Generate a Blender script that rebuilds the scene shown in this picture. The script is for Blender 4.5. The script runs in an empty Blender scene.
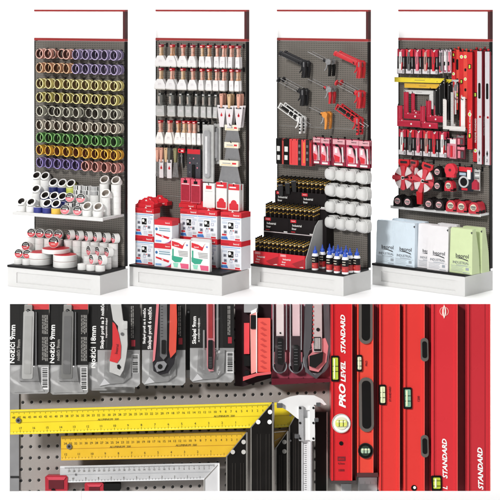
import bpy, bmesh, math, random
from mathutils import Matrix, Vector
PI = math.pi
R = math.radians
random.seed(7)
SC = bpy.context.scene
COL = SC.collection

# ------------------------------------------------------------ camera
FPX = 1650.0            # focal length in 500-px picture units
EYE = 2.29              # camera height
HOR = 4.85              # picture row of the horizon
cam_d = bpy.data.cameras.new('camera')
cam = bpy.data.objects.new('camera', cam_d)
COL.objects.link(cam)
cam.location = (0, 0, EYE)
cam.rotation_euler = (R(90), 0, 0)
cam_d.sensor_width = 36
cam_d.lens = FPX / 500 * 36
cam_d.shift_y = (HOR - 250) / 500
cam_d.clip_start = 0.1
cam_d.clip_end = 400
SC.camera = cam

# ------------------------------------------------------------ studio surround
w = bpy.data.worlds.new('World')
SC.world = w
w.use_nodes = True
nt = w.node_tree
bg = nt.nodes['Background']
tc = nt.nodes.new('ShaderNodeTexCoord')
sp = nt.nodes.new('ShaderNodeSeparateXYZ')
mr = nt.nodes.new('ShaderNodeMapRange')
mr.interpolation_type = 'SMOOTHSTEP'
mr.inputs['From Min'].default_value = 0.35
mr.inputs['From Max'].default_value = 0.85
mr.inputs['To Min'].default_value = 0.10
mr.inputs['To Max'].default_value = 1.15
nt.links.new(tc.outputs['Generated'], sp.inputs[0])
nt.links.new(sp.outputs['Y'], mr.inputs['Value'])
nt.links.new(mr.outputs[0], bg.inputs['Strength'])
bg.inputs['Color'].default_value = (1.0, 1.0, 1.0, 1)

def area(name, loc, target, size, power, color=(1, 1, 1), size_y=None):
    d = bpy.data.lights.new(name, 'AREA')
    d.shape = 'RECTANGLE' if size_y else 'SQUARE'
    d.size = size
    if size_y: d.size_y = size_y
    d.energy = power
    d.color = color
    o = bpy.data.objects.new(name, d)
    COL.objects.link(o)
    o.location = loc
    o.rotation_euler = (Vector(target) - Vector(loc)).to_track_quat('-Z', 'Y').to_euler()
    return o
area('key_lamp', (-12.5, -9.3, 12.2), (0, 10, 1), 3.6, 5300, (1.0, .985, .965))
l1 = area('back_floor_fill', (0, 20.5, 7.0), (0, 20.5, 0), 22.0, 2100, (1, 1, 1), 12.0)  # unseen fill added to whiten the rear floor and drown the stands' shadows
l2 = area('front_floor_fill', (0, 10.4, 5.0), (0, 10.4, 0), 9.0, 150, (1, 1, 1), 4.5)  # unseen fill added to keep the floor around the stands white
for l in (l1, l2): l.data.spread = R(70)

SC.view_settings.view_transform = 'Standard'
SC.view_settings.look = 'None'
SC.view_settings.exposure = 0
SC.view_settings.gamma = 1
SC.cycles.use_denoising = True
SC.cycles.max_bounces = 8

# ------------------------------------------------------------ materials
def lin(c):
    return c / 12.92 if c <= .04045 else ((c + .055) / 1.055) ** 2.4
MATS = {}
def mat(hexc, rough=.5, metal=0.0, noise=.10, coat=0, name=None, trans=0, scale=40, bump=0):
    key = (hexc, rough, metal, noise, coat, trans, name)
    if key in MATS: return MATS[key]
    m = bpy.data.materials.new(name or 'paint_' + hexc)
    m.use_nodes = True
    n = m.node_tree
    b = n.nodes['Principled BSDF']
    rgb = [lin(int(hexc[i:i + 2], 16) / 255) for i in (0, 2, 4)]
    b.inputs['Base Color'].default_value = (*rgb, 1)
    b.inputs['Roughness'].default_value = rough
    b.inputs['Metallic'].default_value = metal
    if max(rgb) < .035: b.inputs['Specular IOR Level'].default_value = .18
    if coat: b.inputs['Coat Weight'].default_value = coat; b.inputs['Coat Roughness'].default_value = .12
    if trans: b.inputs['Transmission Weight'].default_value = trans; b.inputs['IOR'].default_value = 1.2
    if noise:
        t = n.nodes.new('ShaderNodeTexCoord')
        z = n.nodes.new('ShaderNodeTexNoise'); z.inputs['Scale'].default_value = scale
        z.inputs['Detail'].default_value = 3
        h = n.nodes.new('ShaderNodeMix'); h.data_type = 'RGBA'
        h.inputs[6].default_value = (*[c * (1 - noise) for c in rgb], 1)
        h.inputs[7].default_value = (*[min(.95, c * (1 + noise)) for c in rgb], 1)
        n.links.new(t.outputs['Object'], z.inputs['Vector'])
        n.links.new(z.outputs['Fac'], h.inputs[0])
        n.links.new(h.outputs[2], b.inputs['Base Color'])
        r = n.nodes.new('ShaderNodeMapRange')
        r.inputs['To Min'].default_value = max(.03, rough - .1); r.inputs['To Max'].default_value = min(1, rough + .1)
        n.links.new(z.outputs['Fac'], r.inputs['Value'])
        n.links.new(r.outputs[0], b.inputs['Roughness'])
        if bump:
            bp = n.nodes.new('ShaderNodeBump'); bp.inputs['Strength'].default_value = bump; bp.inputs['Distance'].default_value = .02
            n.links.new(z.outputs['Fac'], bp.inputs['Height']); n.links.new(bp.outputs[0], b.inputs['Normal'])
    MATS[key] = m
    return m

def math_node(n, op, a, b=None):
    q = n.nodes.new('ShaderNodeMath'); q.operation = op
    for i, v in enumerate((a, b)):
        if v is None: continue
        if isinstance(v, (int, float)): q.inputs[i].default_value = v
        else: n.links.new(v, q.inputs[i])
    return q.outputs[0]

def peg_material(name, hexc, px, pz, r, hole='0a0a0a', slope=0.0, off=(0, 0), dirt=.10):
    m = bpy.data.materials.new(name); m.use_nodes = True
    n = m.node_tree; b = n.nodes['Principled BSDF']
    t = n.nodes.new('ShaderNodeTexCoord'); s = n.nodes.new('ShaderNodeSeparateXYZ')
    n.links.new(t.outputs['Object'], s.inputs[0])
    x = math_node(n, 'ADD', s.outputs['X'], off[0])
    z = math_node(n, 'ADD', math_node(n, 'ADD', s.outputs['Z'], off[1]), math_node(n, 'MULTIPLY', s.outputs['X'], -slope))
    fx = math_node(n, 'SUBTRACT', math_node(n, 'FRACT', math_node(n, 'DIVIDE', x, px)), .5)
    fz = math_node(n, 'SUBTRACT', math_node(n, 'FRACT', math_node(n, 'DIVIDE', z, pz)), .5)
    dx = math_node(n, 'MULTIPLY', fx, px); dz = math_node(n, 'MULTIPLY', fz, pz)
    d = math_node(n, 'SQRT', math_node(n, 'ADD', math_node(n, 'MULTIPLY', dx, dx), math_node(n, 'MULTIPLY', dz, dz)))
    hole_m = math_node(n, 'LESS_THAN', d, r)
    rgb = [lin(int(hexc[i:i + 2], 16) / 255) for i in (0, 2, 4)]
    no = n.nodes.new('ShaderNodeTexNoise'); no.inputs['Scale'].default_value = 300; no.inputs['Detail'].default_value = 4
    n.links.new(t.outputs['Object'], no.inputs['Vector'])
    mx = n.nodes.new('ShaderNodeMix'); mx.data_type = 'RGBA'
    mx.inputs[6].default_value = (*[c * (1 - dirt) for c in rgb], 1); mx.inputs[7].default_value = (*[c * (1 + dirt) for c in rgb], 1)
    n.links.new(no.outputs['Fac'], mx.inputs[0])
    m2 = n.nodes.new('ShaderNodeMix'); m2.data_type = 'RGBA'
    n.links.new(hole_m, m2.inputs[0]); n.links.new(mx.outputs[2], m2.inputs[6])
    hr = lin(int(hole[:2], 16) / 255); m2.inputs[7].default_value = (hr, hr, hr, 1)
    n.links.new(m2.outputs[2], b.inputs['Base Color'])
    b.inputs['Roughness'].default_value = .55
    bp = n.nodes.new('ShaderNodeBump'); bp.inputs['Strength'].default_value = .6; bp.inputs['Distance'].default_value = .001
    sm = n.nodes.new('ShaderNodeMapRange'); sm.inputs['From Min'].default_value = r; sm.inputs['From Max'].default_value = r * 1.4
    n.links.new(d, sm.inputs['Value']); n.links.new(sm.outputs[0], bp.inputs['Height'])
    n.links.new(bp.outputs[0], b.inputs['Normal'])
    return m

def stripe_material(name, a, bcol, scale, diag=1.0, rough=.5, axis='X'):
    m = bpy.data.materials.new(name); m.use_nodes = True
    n = m.node_tree; b = n.nodes['Principled BSDF']
    t = n.nodes.new('ShaderNodeTexCoord'); s = n.nodes.new('ShaderNodeSeparateXYZ')
    n.links.new(t.outputs['Object'], s.inputs[0])
    v = math_node(n, 'ADD', math_node(n, 'MULTIPLY', s.outputs['X'], scale), math_node(n, 'MULTIPLY', s.outputs['Z'], scale * diag))
    k = math_node(n, 'GREATER_THAN', math_node(n, 'FRACT', v), .5)
    mx = n.nodes.new('ShaderNodeMix'); mx.data_type = 'RGBA'
    for i, h in ((6, a), (7, bcol)):
        mx.inputs[i].default_value = (*[lin(int(h[j:j + 2], 16) / 255) for j in (0, 2, 4)], 1)
    n.links.new(k, mx.inputs[0]); n.links.new(mx.outputs[2], b.inputs['Base Color'])
    b.inputs['Roughness'].default_value = rough
    return m

WHITE = mat('d6d6d5', .45, 0, .03, name='white_enamel')
PAPER = mat('e6e6e4', .6, 0, .05, name='white_paper')
BLACK = mat('121212', .5, name='black_plastic')
DARK = mat('2a2a2b', .5, name='dark_grey_plastic')
CHROME = mat('c8c8ca', .25, .9, .05, name='bright_steel')
STEEL = mat('9c9c9e', .35, .8, .12, name='brushed_steel')
RED = mat('c8202a', .4, 0, .08, name='red_plastic')
CARDRED = mat('cf2230', .5, 0, .05, name='red_print')
PINK = mat('e07c8c', .5, name='pink_print')
GREY = mat('8c8c8c', .6, name='grey_print')
DGREY = mat('4a4a4c', .6, name='dark_grey_print')
BLUE = mat('2a3fa8', .45, name='blue_plastic')
YELLOW = mat('e8d23a', .4, 0, .06, name='yellow_lacquer')
AMBER = mat('e0b23a', .4, 0, .06, name='amber_lacquer')
GREEN = mat('2f9d80', .5, name='green_print')
SKY = mat('7fa9d6', .5, name='light_blue_print')

# ------------------------------------------------------------ mesh collector
I4 = Matrix.Identity(4)
def T(x, y, z): return Matrix.Translation((x, y, z))
def RX(a): return Matrix.Rotation(R(a), 4, 'X')
def RY(a): return Matrix.Rotation(R(a), 4, 'Y')
def RZ(a): return Matrix.Rotation(R(a), 4, 'Z')
TXT = {}
def text_geo(s, shear=0.0, bold=.018):
    k = (s, shear, bold)
    if k in TXT: return TXT[k]
    cu = bpy.data.curves.new('t', 'FONT'); cu.body = s; cu.align_x = 'CENTER'; cu.align_y = 'CENTER'
    cu.resolution_u = 2; cu.shear = shear; cu.size = 1.0; cu.offset = bold
    o = bpy.data.objects.new('t', cu); COL.objects.link(o)
    dg = bpy.context.evaluated_depsgraph_get()
    me = o.evaluated_get(dg).to_mesh()
    vs = [tuple(v.co) for v in me.vertices]; fs = [tuple(p.vertices) for p in me.polygons]
    o.evaluated_get(dg).to_mesh_clear()
    bpy.data.objects.remove(o); bpy.data.curves.remove(cu)
    TXT[k] = (vs, fs)
    return TXT[k]

class MB:
    def __init__(s): s.v = []; s.f = []; s.mi = []; s.mats = []
    def mid(s, m):
        if m not in s.mats: s.mats.append(m)
        return s.mats.index(m)
    def add(s, vs, fs, m, M=None):
        b = len(s.v); k = s.mid(m)
        for p in vs:
            p = Vector(p)
            if M is not None: p = M @ p
            s.v.append(p[:])
        for f in fs: s.f.append([b + i for i in f]); s.mi.append(k)
        return s
    def box(s, x0, x1, y0, y1, z0, z1, m, M=None, taper=0):
        t = taper
        vs = [(x0, y0, z0), (x1, y0, z0), (x1, y1, z0), (x0, y1, z0), (x0 + t, y0 + t, z1), (x1 - t, y0 + t, z1), (x1 - t, y1 - t, z1), (x0 + t, y1 - t, z1)]
        return s.add(vs, [(0, 3, 2, 1), (4, 5, 6, 7), (0, 1, 5, 4), (1, 2, 6, 5), (2, 3, 7, 6), (3, 0, 4, 7)], m, M)
    def prism(s, pts, y0, y1, m, M=None):       # outline in x,z; thickness along y
        n = len(pts)
        vs = [(x, y0, z) for x, z in pts] + [(x, y1, z) for x, z in pts]
        fs = [tuple(range(n)), tuple(range(2 * n - 1, n - 1, -1))] + [(i, i + n, (i + 1) % n + n, (i + 1) % n) for i in range(n)]
        return s.add(vs, fs, m, M)
    def rbox(s, x0, x1, y0, y1, z0, z1, r, m, M=None, n=4):
        return s.prism(rrect(x0, x1, z0, z1, r, n), y0, y1, m, M)
    def lathe(s, prof, m, n=20, M=None, closed=False):   # profile (r, z) round the local z axis
        vs = []; fs = []
        k = len(prof)
        for r, z in prof:
            for i in range(n):
                a = 2 * PI * i / n; vs.append((r * math.cos(a), r * math.sin(a), z))
        for j in range(k if closed else k - 1):
            j2 = (j + 1) % k
            for i in range(n):
                i2 = (i + 1) % n; fs.append((j * n + i, j * n + i2, j2 * n + i2, j2 * n + i))
        if not closed:
            if prof[0][0] > 1e-6: fs.append(tuple(range(n - 1, -1, -1)))
            if prof[-1][0] > 1e-6: fs.append(tuple((k - 1) * n + i for i in range(n)))
        return s.add(vs, fs, m, M)
    def cyl(s, p0, p1, r, m, n=12, r1=None, M=None):
        p0 = Vector(p0); p1 = Vector(p1); d = p1 - p0
        q = d.to_track_quat('Z', 'Y').to_matrix().to_4x4(); q.translation = p0
        A = q if M is None else M @ q
        return s.lathe([(r, 0), (r if r1 is None else r1, d.length)], m, n, A)
    def tube(s, pts, r, m, n=8, M=None):
        for a, b in zip(pts, pts[1:]): s.cyl(a, b, r, m, n, M=M)
        return s
    def flat(s, x0, x1, z0, z1, y, m, M=None, t=.0006):   # thin print just in front of y
        return s.box(x0, x1, y - t, y + .0002, z0, z1, m, M)
    def text(s, body, size, x, z, y, m, ang=0, M=None, shear=0, sx=1, bold=.018):
        vs, fs = text_geo(body, shear, bold); a = R(ang); c, q = math.cos(a), math.sin(a)
        o = [(x + size * (sx * p[0] * c - p[1] * q), y, z + size * (sx * p[0] * q + p[1] * c)) for p in vs]
        return s.add(o, fs, m, M)
    def mesh(s, name='mesh', ang=32):
        me = bpy.data.meshes.new(name)
        me.from_pydata(s.v, [], s.f)
        for m in s.mats: me.materials.append(m)
        me.polygons.foreach_set('material_index', s.mi)
        bm = bmesh.new(); bm.from_mesh(me)
        bmesh.ops.remove_doubles(bm, verts=bm.verts, dist=1e-7)
        bmesh.ops.recalc_face_normals(bm, faces=bm.faces); bm.to_mesh(me); bm.free()
        me.shade_smooth(); me.set_sharp_from_angle(angle=R(ang))
        me.update()
        return me

def rrect(x0, x1, z0, z1, r, n=4):
    o = []
    for cx, cz, a0 in ((x1 - r, z0 + r, -90), (x1 - r, z1 - r, 0), (x0 + r, z1 - r, 90), (x0 + r, z0 + r, 180)):
        for i in range(n + 1):
            a = R(a0 + 90 * i / n); o.append((cx + r * math.cos(a), cz + r * math.sin(a)))
    return o
def circ(cx, cz, r, n=20, a0=0, a1=360):
    k = n if a1 - a0 == 360 else n + 1
    return [(cx + r * math.cos(R(a0 + (a1 - a0) * i / n)), cz + r * math.sin(R(a0 + (a1 - a0) * i / n))) for i in range(k)]

# ------------------------------------------------------------ objects
def tagit(o, label=None, cat=None, group=None, kind=None):
    if label: o['label'] = label
    if cat: o['category'] = cat
    if group: o['group'] = group
    if kind: o['kind'] = kind
    return o
def thing(name, label, cat, M, group=None):
    o = bpy.data.objects.new(name, None); COL.objects.link(o)
    o.empty_display_size = .05; o.matrix_world = M
    return tagit(o, label, cat, group)
def part(name, me, parent, M=None, label=None):
    if isinstance(me, MB): me = me.mesh(name)
    o = bpy.data.objects.new(name, me); COL.objects.link(o); o.parent = parent
    if M is not None: o.matrix_local = M
    if label: o['label'] = label
    return o
def solo(name, me, label, cat, M, group=None):
    if isinstance(me, MB): me = me.mesh(name)
    o = bpy.data.objects.new(name, me); COL.objects.link(o); o.matrix_world = M
    return tagit(o, label, cat, group)
PROTO = {}
def proto(key, fn):                    # part meshes of one kind are made once and shared by its copies
    if key not in PROTO: PROTO[key] = [(n, f.mesh(n) if isinstance(f, MB) else f, sub) for n, f, sub in fn()]
    return PROTO[key]
def place(name, key, fn, label, cat, M, group=None):
    """a thing with parts (name, mesh, parent index or None); one part alone becomes the thing itself"""
    ps = proto(key, fn)
    if len(ps) == 1: return solo(name, ps[0][1], label, cat, M, group)
    t = thing(name, label, cat, M, group); made = []
    for n, me, sub in ps: made.append(part(n, me, t if sub is None else made[sub]))
    return t
ORD = ['first', 'second', 'third', 'fourth', 'fifth', 'sixth', 'seventh', 'eighth', 'ninth', 'tenth', 'eleventh', 'twelfth', 'thirteenth', 'fourteenth', 'fifteenth', 'sixteenth']
# ------------------------------------------------------------ the setting
fm = MB(); fm.box(-30, 30, -14, 26, -.3, 0, mat('f4f4f4', .7, 0, .0, name='white_studio_floor'))
tagit(solo('floor', fm, None, None, I4), kind='structure')

# ------------------------------------------------------------ display stands
SW, SD, ST, SB, SH, STOP = .9, .3945, .033, .156, 1.993, 2.25
class Stand:
    def __init__(s, k, A, X, Z):
        s.k = k; s.A = R(A); s.X = X; s.Z = Z; s.c = math.cos(s.A); s.s = math.sin(s.A)
        s.M = T(X - SW * s.c, Z + SW * s.s, 0) @ Matrix.Rotation(-s.A, 4, 'Z')
    def u(s, px, v):                      # where the sight line through picture column px meets the plane v in front of the back
        t = (px - 250) / FPX
        return SW + (t * (s.Z - v * s.c) - s.X + v * s.s) / (s.c + t * s.s)
    def h(s, px, py, v):
        z = s.Z - (s.u(px, v) - SW) * s.s - v * s.c
        return EYE - (py - HOR) * z / FPX
    def at(s, px, py, v, yaw=0): return s.M @ T(s.u(px, v), -v, s.h(px, py, v)) @ RZ(yaw)
    def on(s, px, v, h, yaw=0): return s.M @ T(s.u(px, v), -v, h) @ RZ(yaw)
    def uv(s, u, v, h, yaw=0): return s.M @ T(u, -v, h) @ RZ(yaw)
ST_ = [Stand(0, 28.36, -.9897, 13.363), Stand(1, 32.12, -.0061, 13.325), Stand(2, 36.19, .9734, 13.287), Stand(3, 40.53, 1.9491, 13.25)]
PEG = peg_material('perforated_grey_panel', '726d66', .0168, .0168, .0036, '1e1d1c')
TRIM = mat('9c2f2e', .4, 0, .05, name='dark_red_trim'); TRIMD = mat('4a1a1c', .5, name='shaded_trim_side')
POST = mat('1e1e1e', .5, name='black_post')

def make_stand(S, label):
    t = thing('display_stand', label, 'display stand', S.M, 'shop display stands with perforated backs')
    j1 = S.h(125, 117, ST); j2 = S.h(128, 192.5, ST)
    zs = [SB + .019, j2 - .004, j1 - .004, SH - .001]
    for a, b in zip(zs, zs[1:]):
        m = MB(); m.box(.008, SW - .010, -ST, -.004, a + (.004 if a > SB + .03 else 0), b, PEG)
        part('back_panel', m, t)
    for z in (j1, j2):
        m = MB(); m.box(.009, SW - .011, -ST + .006, -.006, z - .0038, z - .0002, WHITE); part('joint_strip', m, t)
    for x0, x1 in ((0, .008), (SW - .010, SW)):
        m = MB(); m.box(x0, x1, -ST - .003, 0, SB + .019, SH, POST); part('side_post', m, t)
    hd = MB(); hd.box(.006, SW - .022, -ST - .004, 0, SH + .022, STOP - .014, mat('fafafa', .35, 0, .01, name='header_white'))
    hd = part('header_panel', hd, t)
    m = MB(); m.box(.002, SW - .0005, -ST - .008, .002, STOP - .014, STOP, TRIM)
    m.box(.002, SW - .0005, -ST - .008, .002, SH + .001, SH + .022, TRIM)
    m.box(SW - .022, SW, -ST - .007, .001, SH + .022, STOP - .014, TRIMD)  # right side of the header, its shade put into a darker trim colour
    part('header_trim', m, t)
    b = MB(); D = SD
    b.box(0, SW, -D, 0, 0.0, SB, WHITE)
    part('plinth', b, t)
    b = MB(); y = -D
    for x0, x1, z0, z1 in ((.0, SW, .118, SB - .001), (.0, SW, .001, .034), (.0, .09, .034, .118), (SW - .09, SW, .034, .118)):
        b.box(x0 + .0005, x1 - .0005, y - .010, y, z0, z1, WHITE)
    part('drawer_front', b, t)
    b = MB(); b.rbox(-.001, SW + .001, -D - .014, -ST, SB + .001, SB + .019, .004, mat('1c1c1d', .45, name='black_tray')); part('tray', b, t)
    return t
HOOK = mat('303032', .4, .6, name='dark_metal_hook')
def hook_mesh(L):
    m = MB(); m.tube([(0, 0, 0), (0, -L, .004), (0, -L - .008, .02)], .0032, HOOK, 6)
    m.rbox(-.009, .009, -.004, 0.0, -.018, .018, .003, HOOK); return m.mesh('peg_hook')
HM = {}
def hook(S, root, u, h, L):
    if L not in HM: HM[L] = hook_mesh(L)
    part('peg_hook', HM[L], root, T(u, -ST, h))
stands = [make_stand(ST_[0], 'white based stand hung with coloured masking tape rolls'),
          make_stand(ST_[1], 'white based stand hung with paint brushes and scrapers'),
          make_stand(ST_[2], 'white based stand hung with caulking guns and white masks'),
          make_stand(ST_[3], 'white based stand hung with red spirit levels and squares')]
def shelf(S, root, v, px, py, thick=.02, lip=.02):
    h = S.h(px, py, v)                    # top of the shelf, read at its front right corner
    m = MB(); m.box(0.004, SW - .012, -v, -ST - .003, h - thick, h - .001, WHITE)
    m.box(0.004, SW - .012, -v - .003, -v, h - thick - .006, h + .002, WHITE)
    part('shelf', m, root)
    return h

# ============================================================ stand with the tapes
S = ST_[0]; root = stands[0]
def roll_mesh(Ro, Ri, Wd, side, face, core, n=30):          # axis along y, from y=0 (front) to y=Wd
    m = MB(); A = RX(-90)
    # outer wall
    m.lathe([(Ro, .0012), (Ro, Wd - .0012)][0:0] + [(Ri + .004, 0), (Ro - .0015, 0), (Ro, .0015), (Ro, Wd - .0015), (Ro - .0015, Wd), (Ri + .004, Wd)], side, n, A, closed=False) if False else None
    def ring(prof, mt):
        vs = []; fs = []
        for r, y in prof:
            for i in range(n): a = 2 * PI * i / n; vs.append((r * math.cos(a), y, r * math.sin(a)))
        for j in range(len(prof) - 1):
            for i in range(n): i2 = (i + 1) % n; fs.append((j * n + i, j * n + i2, (j + 1) * n + i2, (j + 1) * n + i))
        m.add(vs, fs, mt)
    ring([(Ro, .0015), (Ro, Wd - .0015)], side)
    ring([(Ro, .0015), (Ro - .0015, 0), (Ri + .003, 0)], face)
    ring([(Ri + .003, 0), (Ri, 0), (Ri, Wd), (Ri + .003, Wd)], core)
    ring([(Ri + .003, Wd), (Ro - .0015, Wd), (Ro, Wd - .0015)], face)
    return m.mesh('tape_roll')
tones = {'salmon': ('aa7466', 'e6b8aa', '522e26'), 'peach': ('aa7858', 'e6c09a', '52301c'), 'lilac': ('6c6282', 'baaace', '423a4e'),
         'cream': ('b2a464', 'f0e8ac', '685030'), 'olive cream': ('9c9048', 'e8e0a0', '46301e'), 'grey': ('8c8a7e', 'd6d4c4', '464038'),
         'pale pink': ('9a9284', 'e6dece', '46362a'), 'green': ('366e2e', '8ac074', '24381c'), 'orange': ('ba8424', 'f4c650', '602f14'),
         'purple': ('5a4e80', '9888c4', '342844'), 'rose': ('a26a62', 'e4aaa0', '5a342e')}
RM = {}
def tone_roll(t, Ro=.0415, Ri=.0315, Wd=.034):
    k = (t, Ro)
    if k not in RM:
        a, b, c = tones[t]; nm = t.replace(' ', '_')
        RM[k] = roll_mesh(Ro, Ri, Wd, mat(a, .55, name=nm + '_tape'), mat(b, .6, name=nm + '_tape_edge'), mat(c, .8, name=nm + '_tape_core'))
    return RM[k]
rows = [(53.6, 55.4, ['salmon'] * 4 + ['lilac'] * 5), (67.6, 70.0, ['peach'] * 4 + ['lilac'] * 5), (83.4, 86.2, ['cream'] * 9),
        (97.2, 100.4, ['olive cream'] * 9), (111, 114.6, ['grey'] * 9), (125, 128.8, ['pale pink'] * 9), (137.4, 142, ['green'] * 9),
        (149.9, 155.4, ['orange'] * 9), (162.4, 168.4, ['purple'] * 5 + ['rose'] * 4)]
cols = [38.6, 47.2, 56.1, 65.4, 74.8, 84.2, 93.9, 103.4, 112.8]
for r, (ya, yb, cs) in enumerate(rows):
    for c, px in enumerate(cols):
        f = (px - 38.6) / 74.2
        py = ya + (yb - ya) * f
        v = .158; ps = .048
        u = S.u(px + .6, v); h = S.h(px, py, v)
        missing = (r, c) in ((4, 1), (4, 5), (0, 2))
        for d in range(2):
            if d == 0 and missing: continue
            jit = random.uniform(-.003, .003)
            yaw = random.uniform(5, 19) if d == 0 else random.uniform(0, 12)
            vv = v - d * .066 - random.uniform(0, .003)
            solo('tape_roll', tone_roll(cs[c]),
                 f"{cs[c]} masking tape roll, {'front' if d == 0 else 'rear'} on {ORD[c]} hook from left, {ORD[r]} row",
                 'tape roll', S.M @ T(u + jit - d * .003, -vv, h - abs(jit) * .3) @ RZ(-yaw) @ RX(random.uniform(-3, 3)) @ RY(random.uniform(0, 360)), 'masking tape rolls on the hooks')
        hook(S, root, u, h + .0315 - .0045, .135)

hs = shelf(S, root, .345, 103, 218.2)
PW = mat('e8e8e6', .5, 0, .04, name='white_tape'); PWE = mat('f4f4f2', .55, 0, .03, name='white_tape_edge'); CORE = mat('3c3632', .8, name='cardboard_core')
roll_w = roll_mesh(.040, .026, .048, PW, PWE, CORE)
wr2 = roll_mesh(.040, .028, .048, PW, PWE, mat('b8aea4', .8, name='pale_core'))
blue_r = roll_mesh(.040, .026, .048, mat('2c3484', .45, name='blue_tape'), PWE, CORE)
yel_r = roll_mesh(.040, .026, .048, mat('e8bc48', .45, name='yellow_tape'), PWE, CORE)
lime_r = roll_mesh(.040, .026, .048, mat('cfd860', .45, name='lime_tape'), PWE, CORE)
roll_in = roll_mesh(.040, .026, .048, mat('27306c', .45, name='navy_tape'), PWE, CORE)
haz = roll_mesh(.040, .026, .036, stripe_material('hazard_stripes', 'f0f0f0', '141414', 75), PWE, CORE)
FLAT = RX(-90)       # lays a roll on its side: axis vertical (front face down)
def flat_roll(S, u, v, h, me, label, group): solo('tape_roll', me, label, 'tape roll', S.M @ T(u, -v, h + .0) @ RX(90), group)
def leaning(S, u, v, h, me, label, group, yaw=6, tilt=42):
    # a roll leant back on the stack below: its face looks forward and up
    solo('tape_roll', me, label, 'tape roll', S.M @ T(u, -v, h + .040 * math.cos(R(tilt)) + .003) @ RZ(yaw) @ RX(-tilt) @ T(0, -.006, 0), group)
GS = 'tape rolls stacked on the white shelf'
stacks = [(21.5, .30, 1, roll_w, roll_w, 'white', 'outer left front'), (31.2, .30, 1, roll_w, roll_w, 'white', 'second from left in front'),
          (36.2, .20, 3, roll_w, roll_w, 'white', 'middle depth at left'), (45.2, .20, 2, roll_w, roll_in, 'navy', 'second in middle depth'),
          (36.6, .10, 5, roll_w, roll_w, 'white', 'rearmost at left end'), (45.2, .10, 5, roll_w, roll_w, 'white', 'rearmost beside left end'),
          (38.4, .30, 1, blue_r, None, 'blue', 'third in front'), (47.3, .30, 1, blue_r, roll_in, 'blue', 'fourth in front'), (56.2, .30, 1, yel_r, roll_in, 'yellow', 'fifth in front'),
          (54.2, .20, 2, blue_r, roll_in, 'blue', 'third in middle depth'), (62.6, .20, 2, blue_r, roll_in, 'blue', 'fourth in middle depth'),
          (53.6, .10, 4, roll_in, roll_w, 'navy', 'third in rear row'), (62.4, .10, 4, roll_in, roll_w, 'navy', 'fourth in rear row'), (71, .10, 4, lime_r, lime_r, 'lime', 'fifth in rear row'),
          (87.3, .30, 1, wr2, wr2, 'white', 'second from right in front'), (98.2, .30, 1, wr2, wr2, 'white', 'right front corner'),
          (105.6, .20, 3, wr2, wr2, 'white', 'right end of middle depth'), (104.6, .10, 5, wr2, wr2, 'white', 'second from right in rear'), (116, .10, 5, wr2, wr2, 'white', 'rear right corner')]
for px, v, n, fl, ln, cn, where in stacks:
    u = S.u(px, v)
    for i in range(n):
        solo('tape_roll', fl, f"{cn} tape roll lying flat, {ORD[i]} from shelf in the stack {where}", 'tape roll',
             S.M @ T(u + random.uniform(-.001, .001), -v, hs + .0485 * i) @ RX(90) @ RY(random.uniform(0, 90)), GS)
    if ln is not None:
        leaning(S, u, v + .0, hs + .0485 * n, ln, f"open tape roll leaning face up on the {cn} stack {where}", GS)
# labelled discs and hazard tape
FPINK = mat('e0707c', .45, name='pink_label'); FBLK = mat('1c191b', .45, name='black_label'); FRED = mat('c93440', .45, name='red_label')
def disc(Ro, Wd, low, top=FBLK):
    m = MB(); n = 28
    m.lathe([(Ro - .002, 0), (Ro, .002), (Ro, Wd - .002), (Ro - .002, Wd)], PW, n, RX(-90) @ T(0, 0, 0) @ Matrix.Scale(1, 4))
    q = Ro * .92
    m2 = MB(); m2.prism(circ(0, 0, q, 14, 180, 360), -.0008, 0, low); m2.prism(circ(0, 0, q, 14, 0, 180), -.0008, 0, top)
    m2.text('beorol', q * .46, 0, q * .26, -.0012, PAPER)
    m2.flat(-q * .5, q * .5, q * .58, q * .66, -.0008, PAPER)
    m2.flat(-q * .55, q * .3, -q * .35, -q * .28, -.0008, PAPER); m2.flat(-q * .55, q * .4, -q * .5, -q * .45, -.0008, PAPER)
    m2.prism(circ(q * .45, q * .02, q * .2, 12), -.0014, 0, PAPER)
    return m.mesh('tape_body'), m2.mesh('round_label')
D1 = disc(.039, .045, FPINK); D2 = disc(.037, .045, FRED); D3 = disc(.046, .05, mat('d83a3c', .45, name='bright_red_label'))
def place_disc(S, D, M, label, group):
    t = thing('labelled_tape', label, 'tape roll', M, group); b = part('tape_body', D[0], t); part('round_label', D[1], t); return t
for px, v, hh, lb in ((65.0, .31, 0, 'left one at the shelf front'), (77.4, .31, 0, 'right one at the shelf front')):
    place_disc(S, D1, S.M @ T(S.u(px, v), -v, hs + hh + .039) @ RZ(16) @ RX(-8) @ T(0, 0, .002), f'pink and black labelled tape standing upright, {lb}', GS)
for i, px in enumerate((69.6, 80.6)):
    v = .2; u = S.u(px, v)
    for j in range(2):
        solo('tape_roll', haz if j else roll_w, f"flat roll, {ORD[j]} from shelf under the {'left' if i == 0 else 'right'} raised labelled tape", 'tape roll', S.M @ T(u, -v, hs + .0485 * j) @ RX(90), GS)
    place_disc(S, D1, S.M @ T(u, -v, hs + .086 + .040) @ RZ(16) @ RX(-12), f"pink and black labelled tape raised on two flat rolls, {'left' if i == 0 else 'right'} one", GS)
for i, px in enumerate((78, 86.5, 95)):
    v = .105; u = S.u(px, v)
    for j in range(3):
        solo('tape_roll', wr2, f"white flat roll, {ORD[j]} from shelf under the {ORD[i]} striped pair", 'tape roll', S.M @ T(u, -v, hs + .0485 * j) @ RX(90), GS)
    for j in range(2):
        solo('tape_roll', haz, f"black and white striped tape, {'lower' if j == 0 else 'upper'} roll of the {ORD[i]} striped pair from left", 'tape roll',
             S.M @ T(u, -v, hs + .146 + .0365 * j) @ RX(90) @ RY(20 * i + 9 * j), GS)

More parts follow.
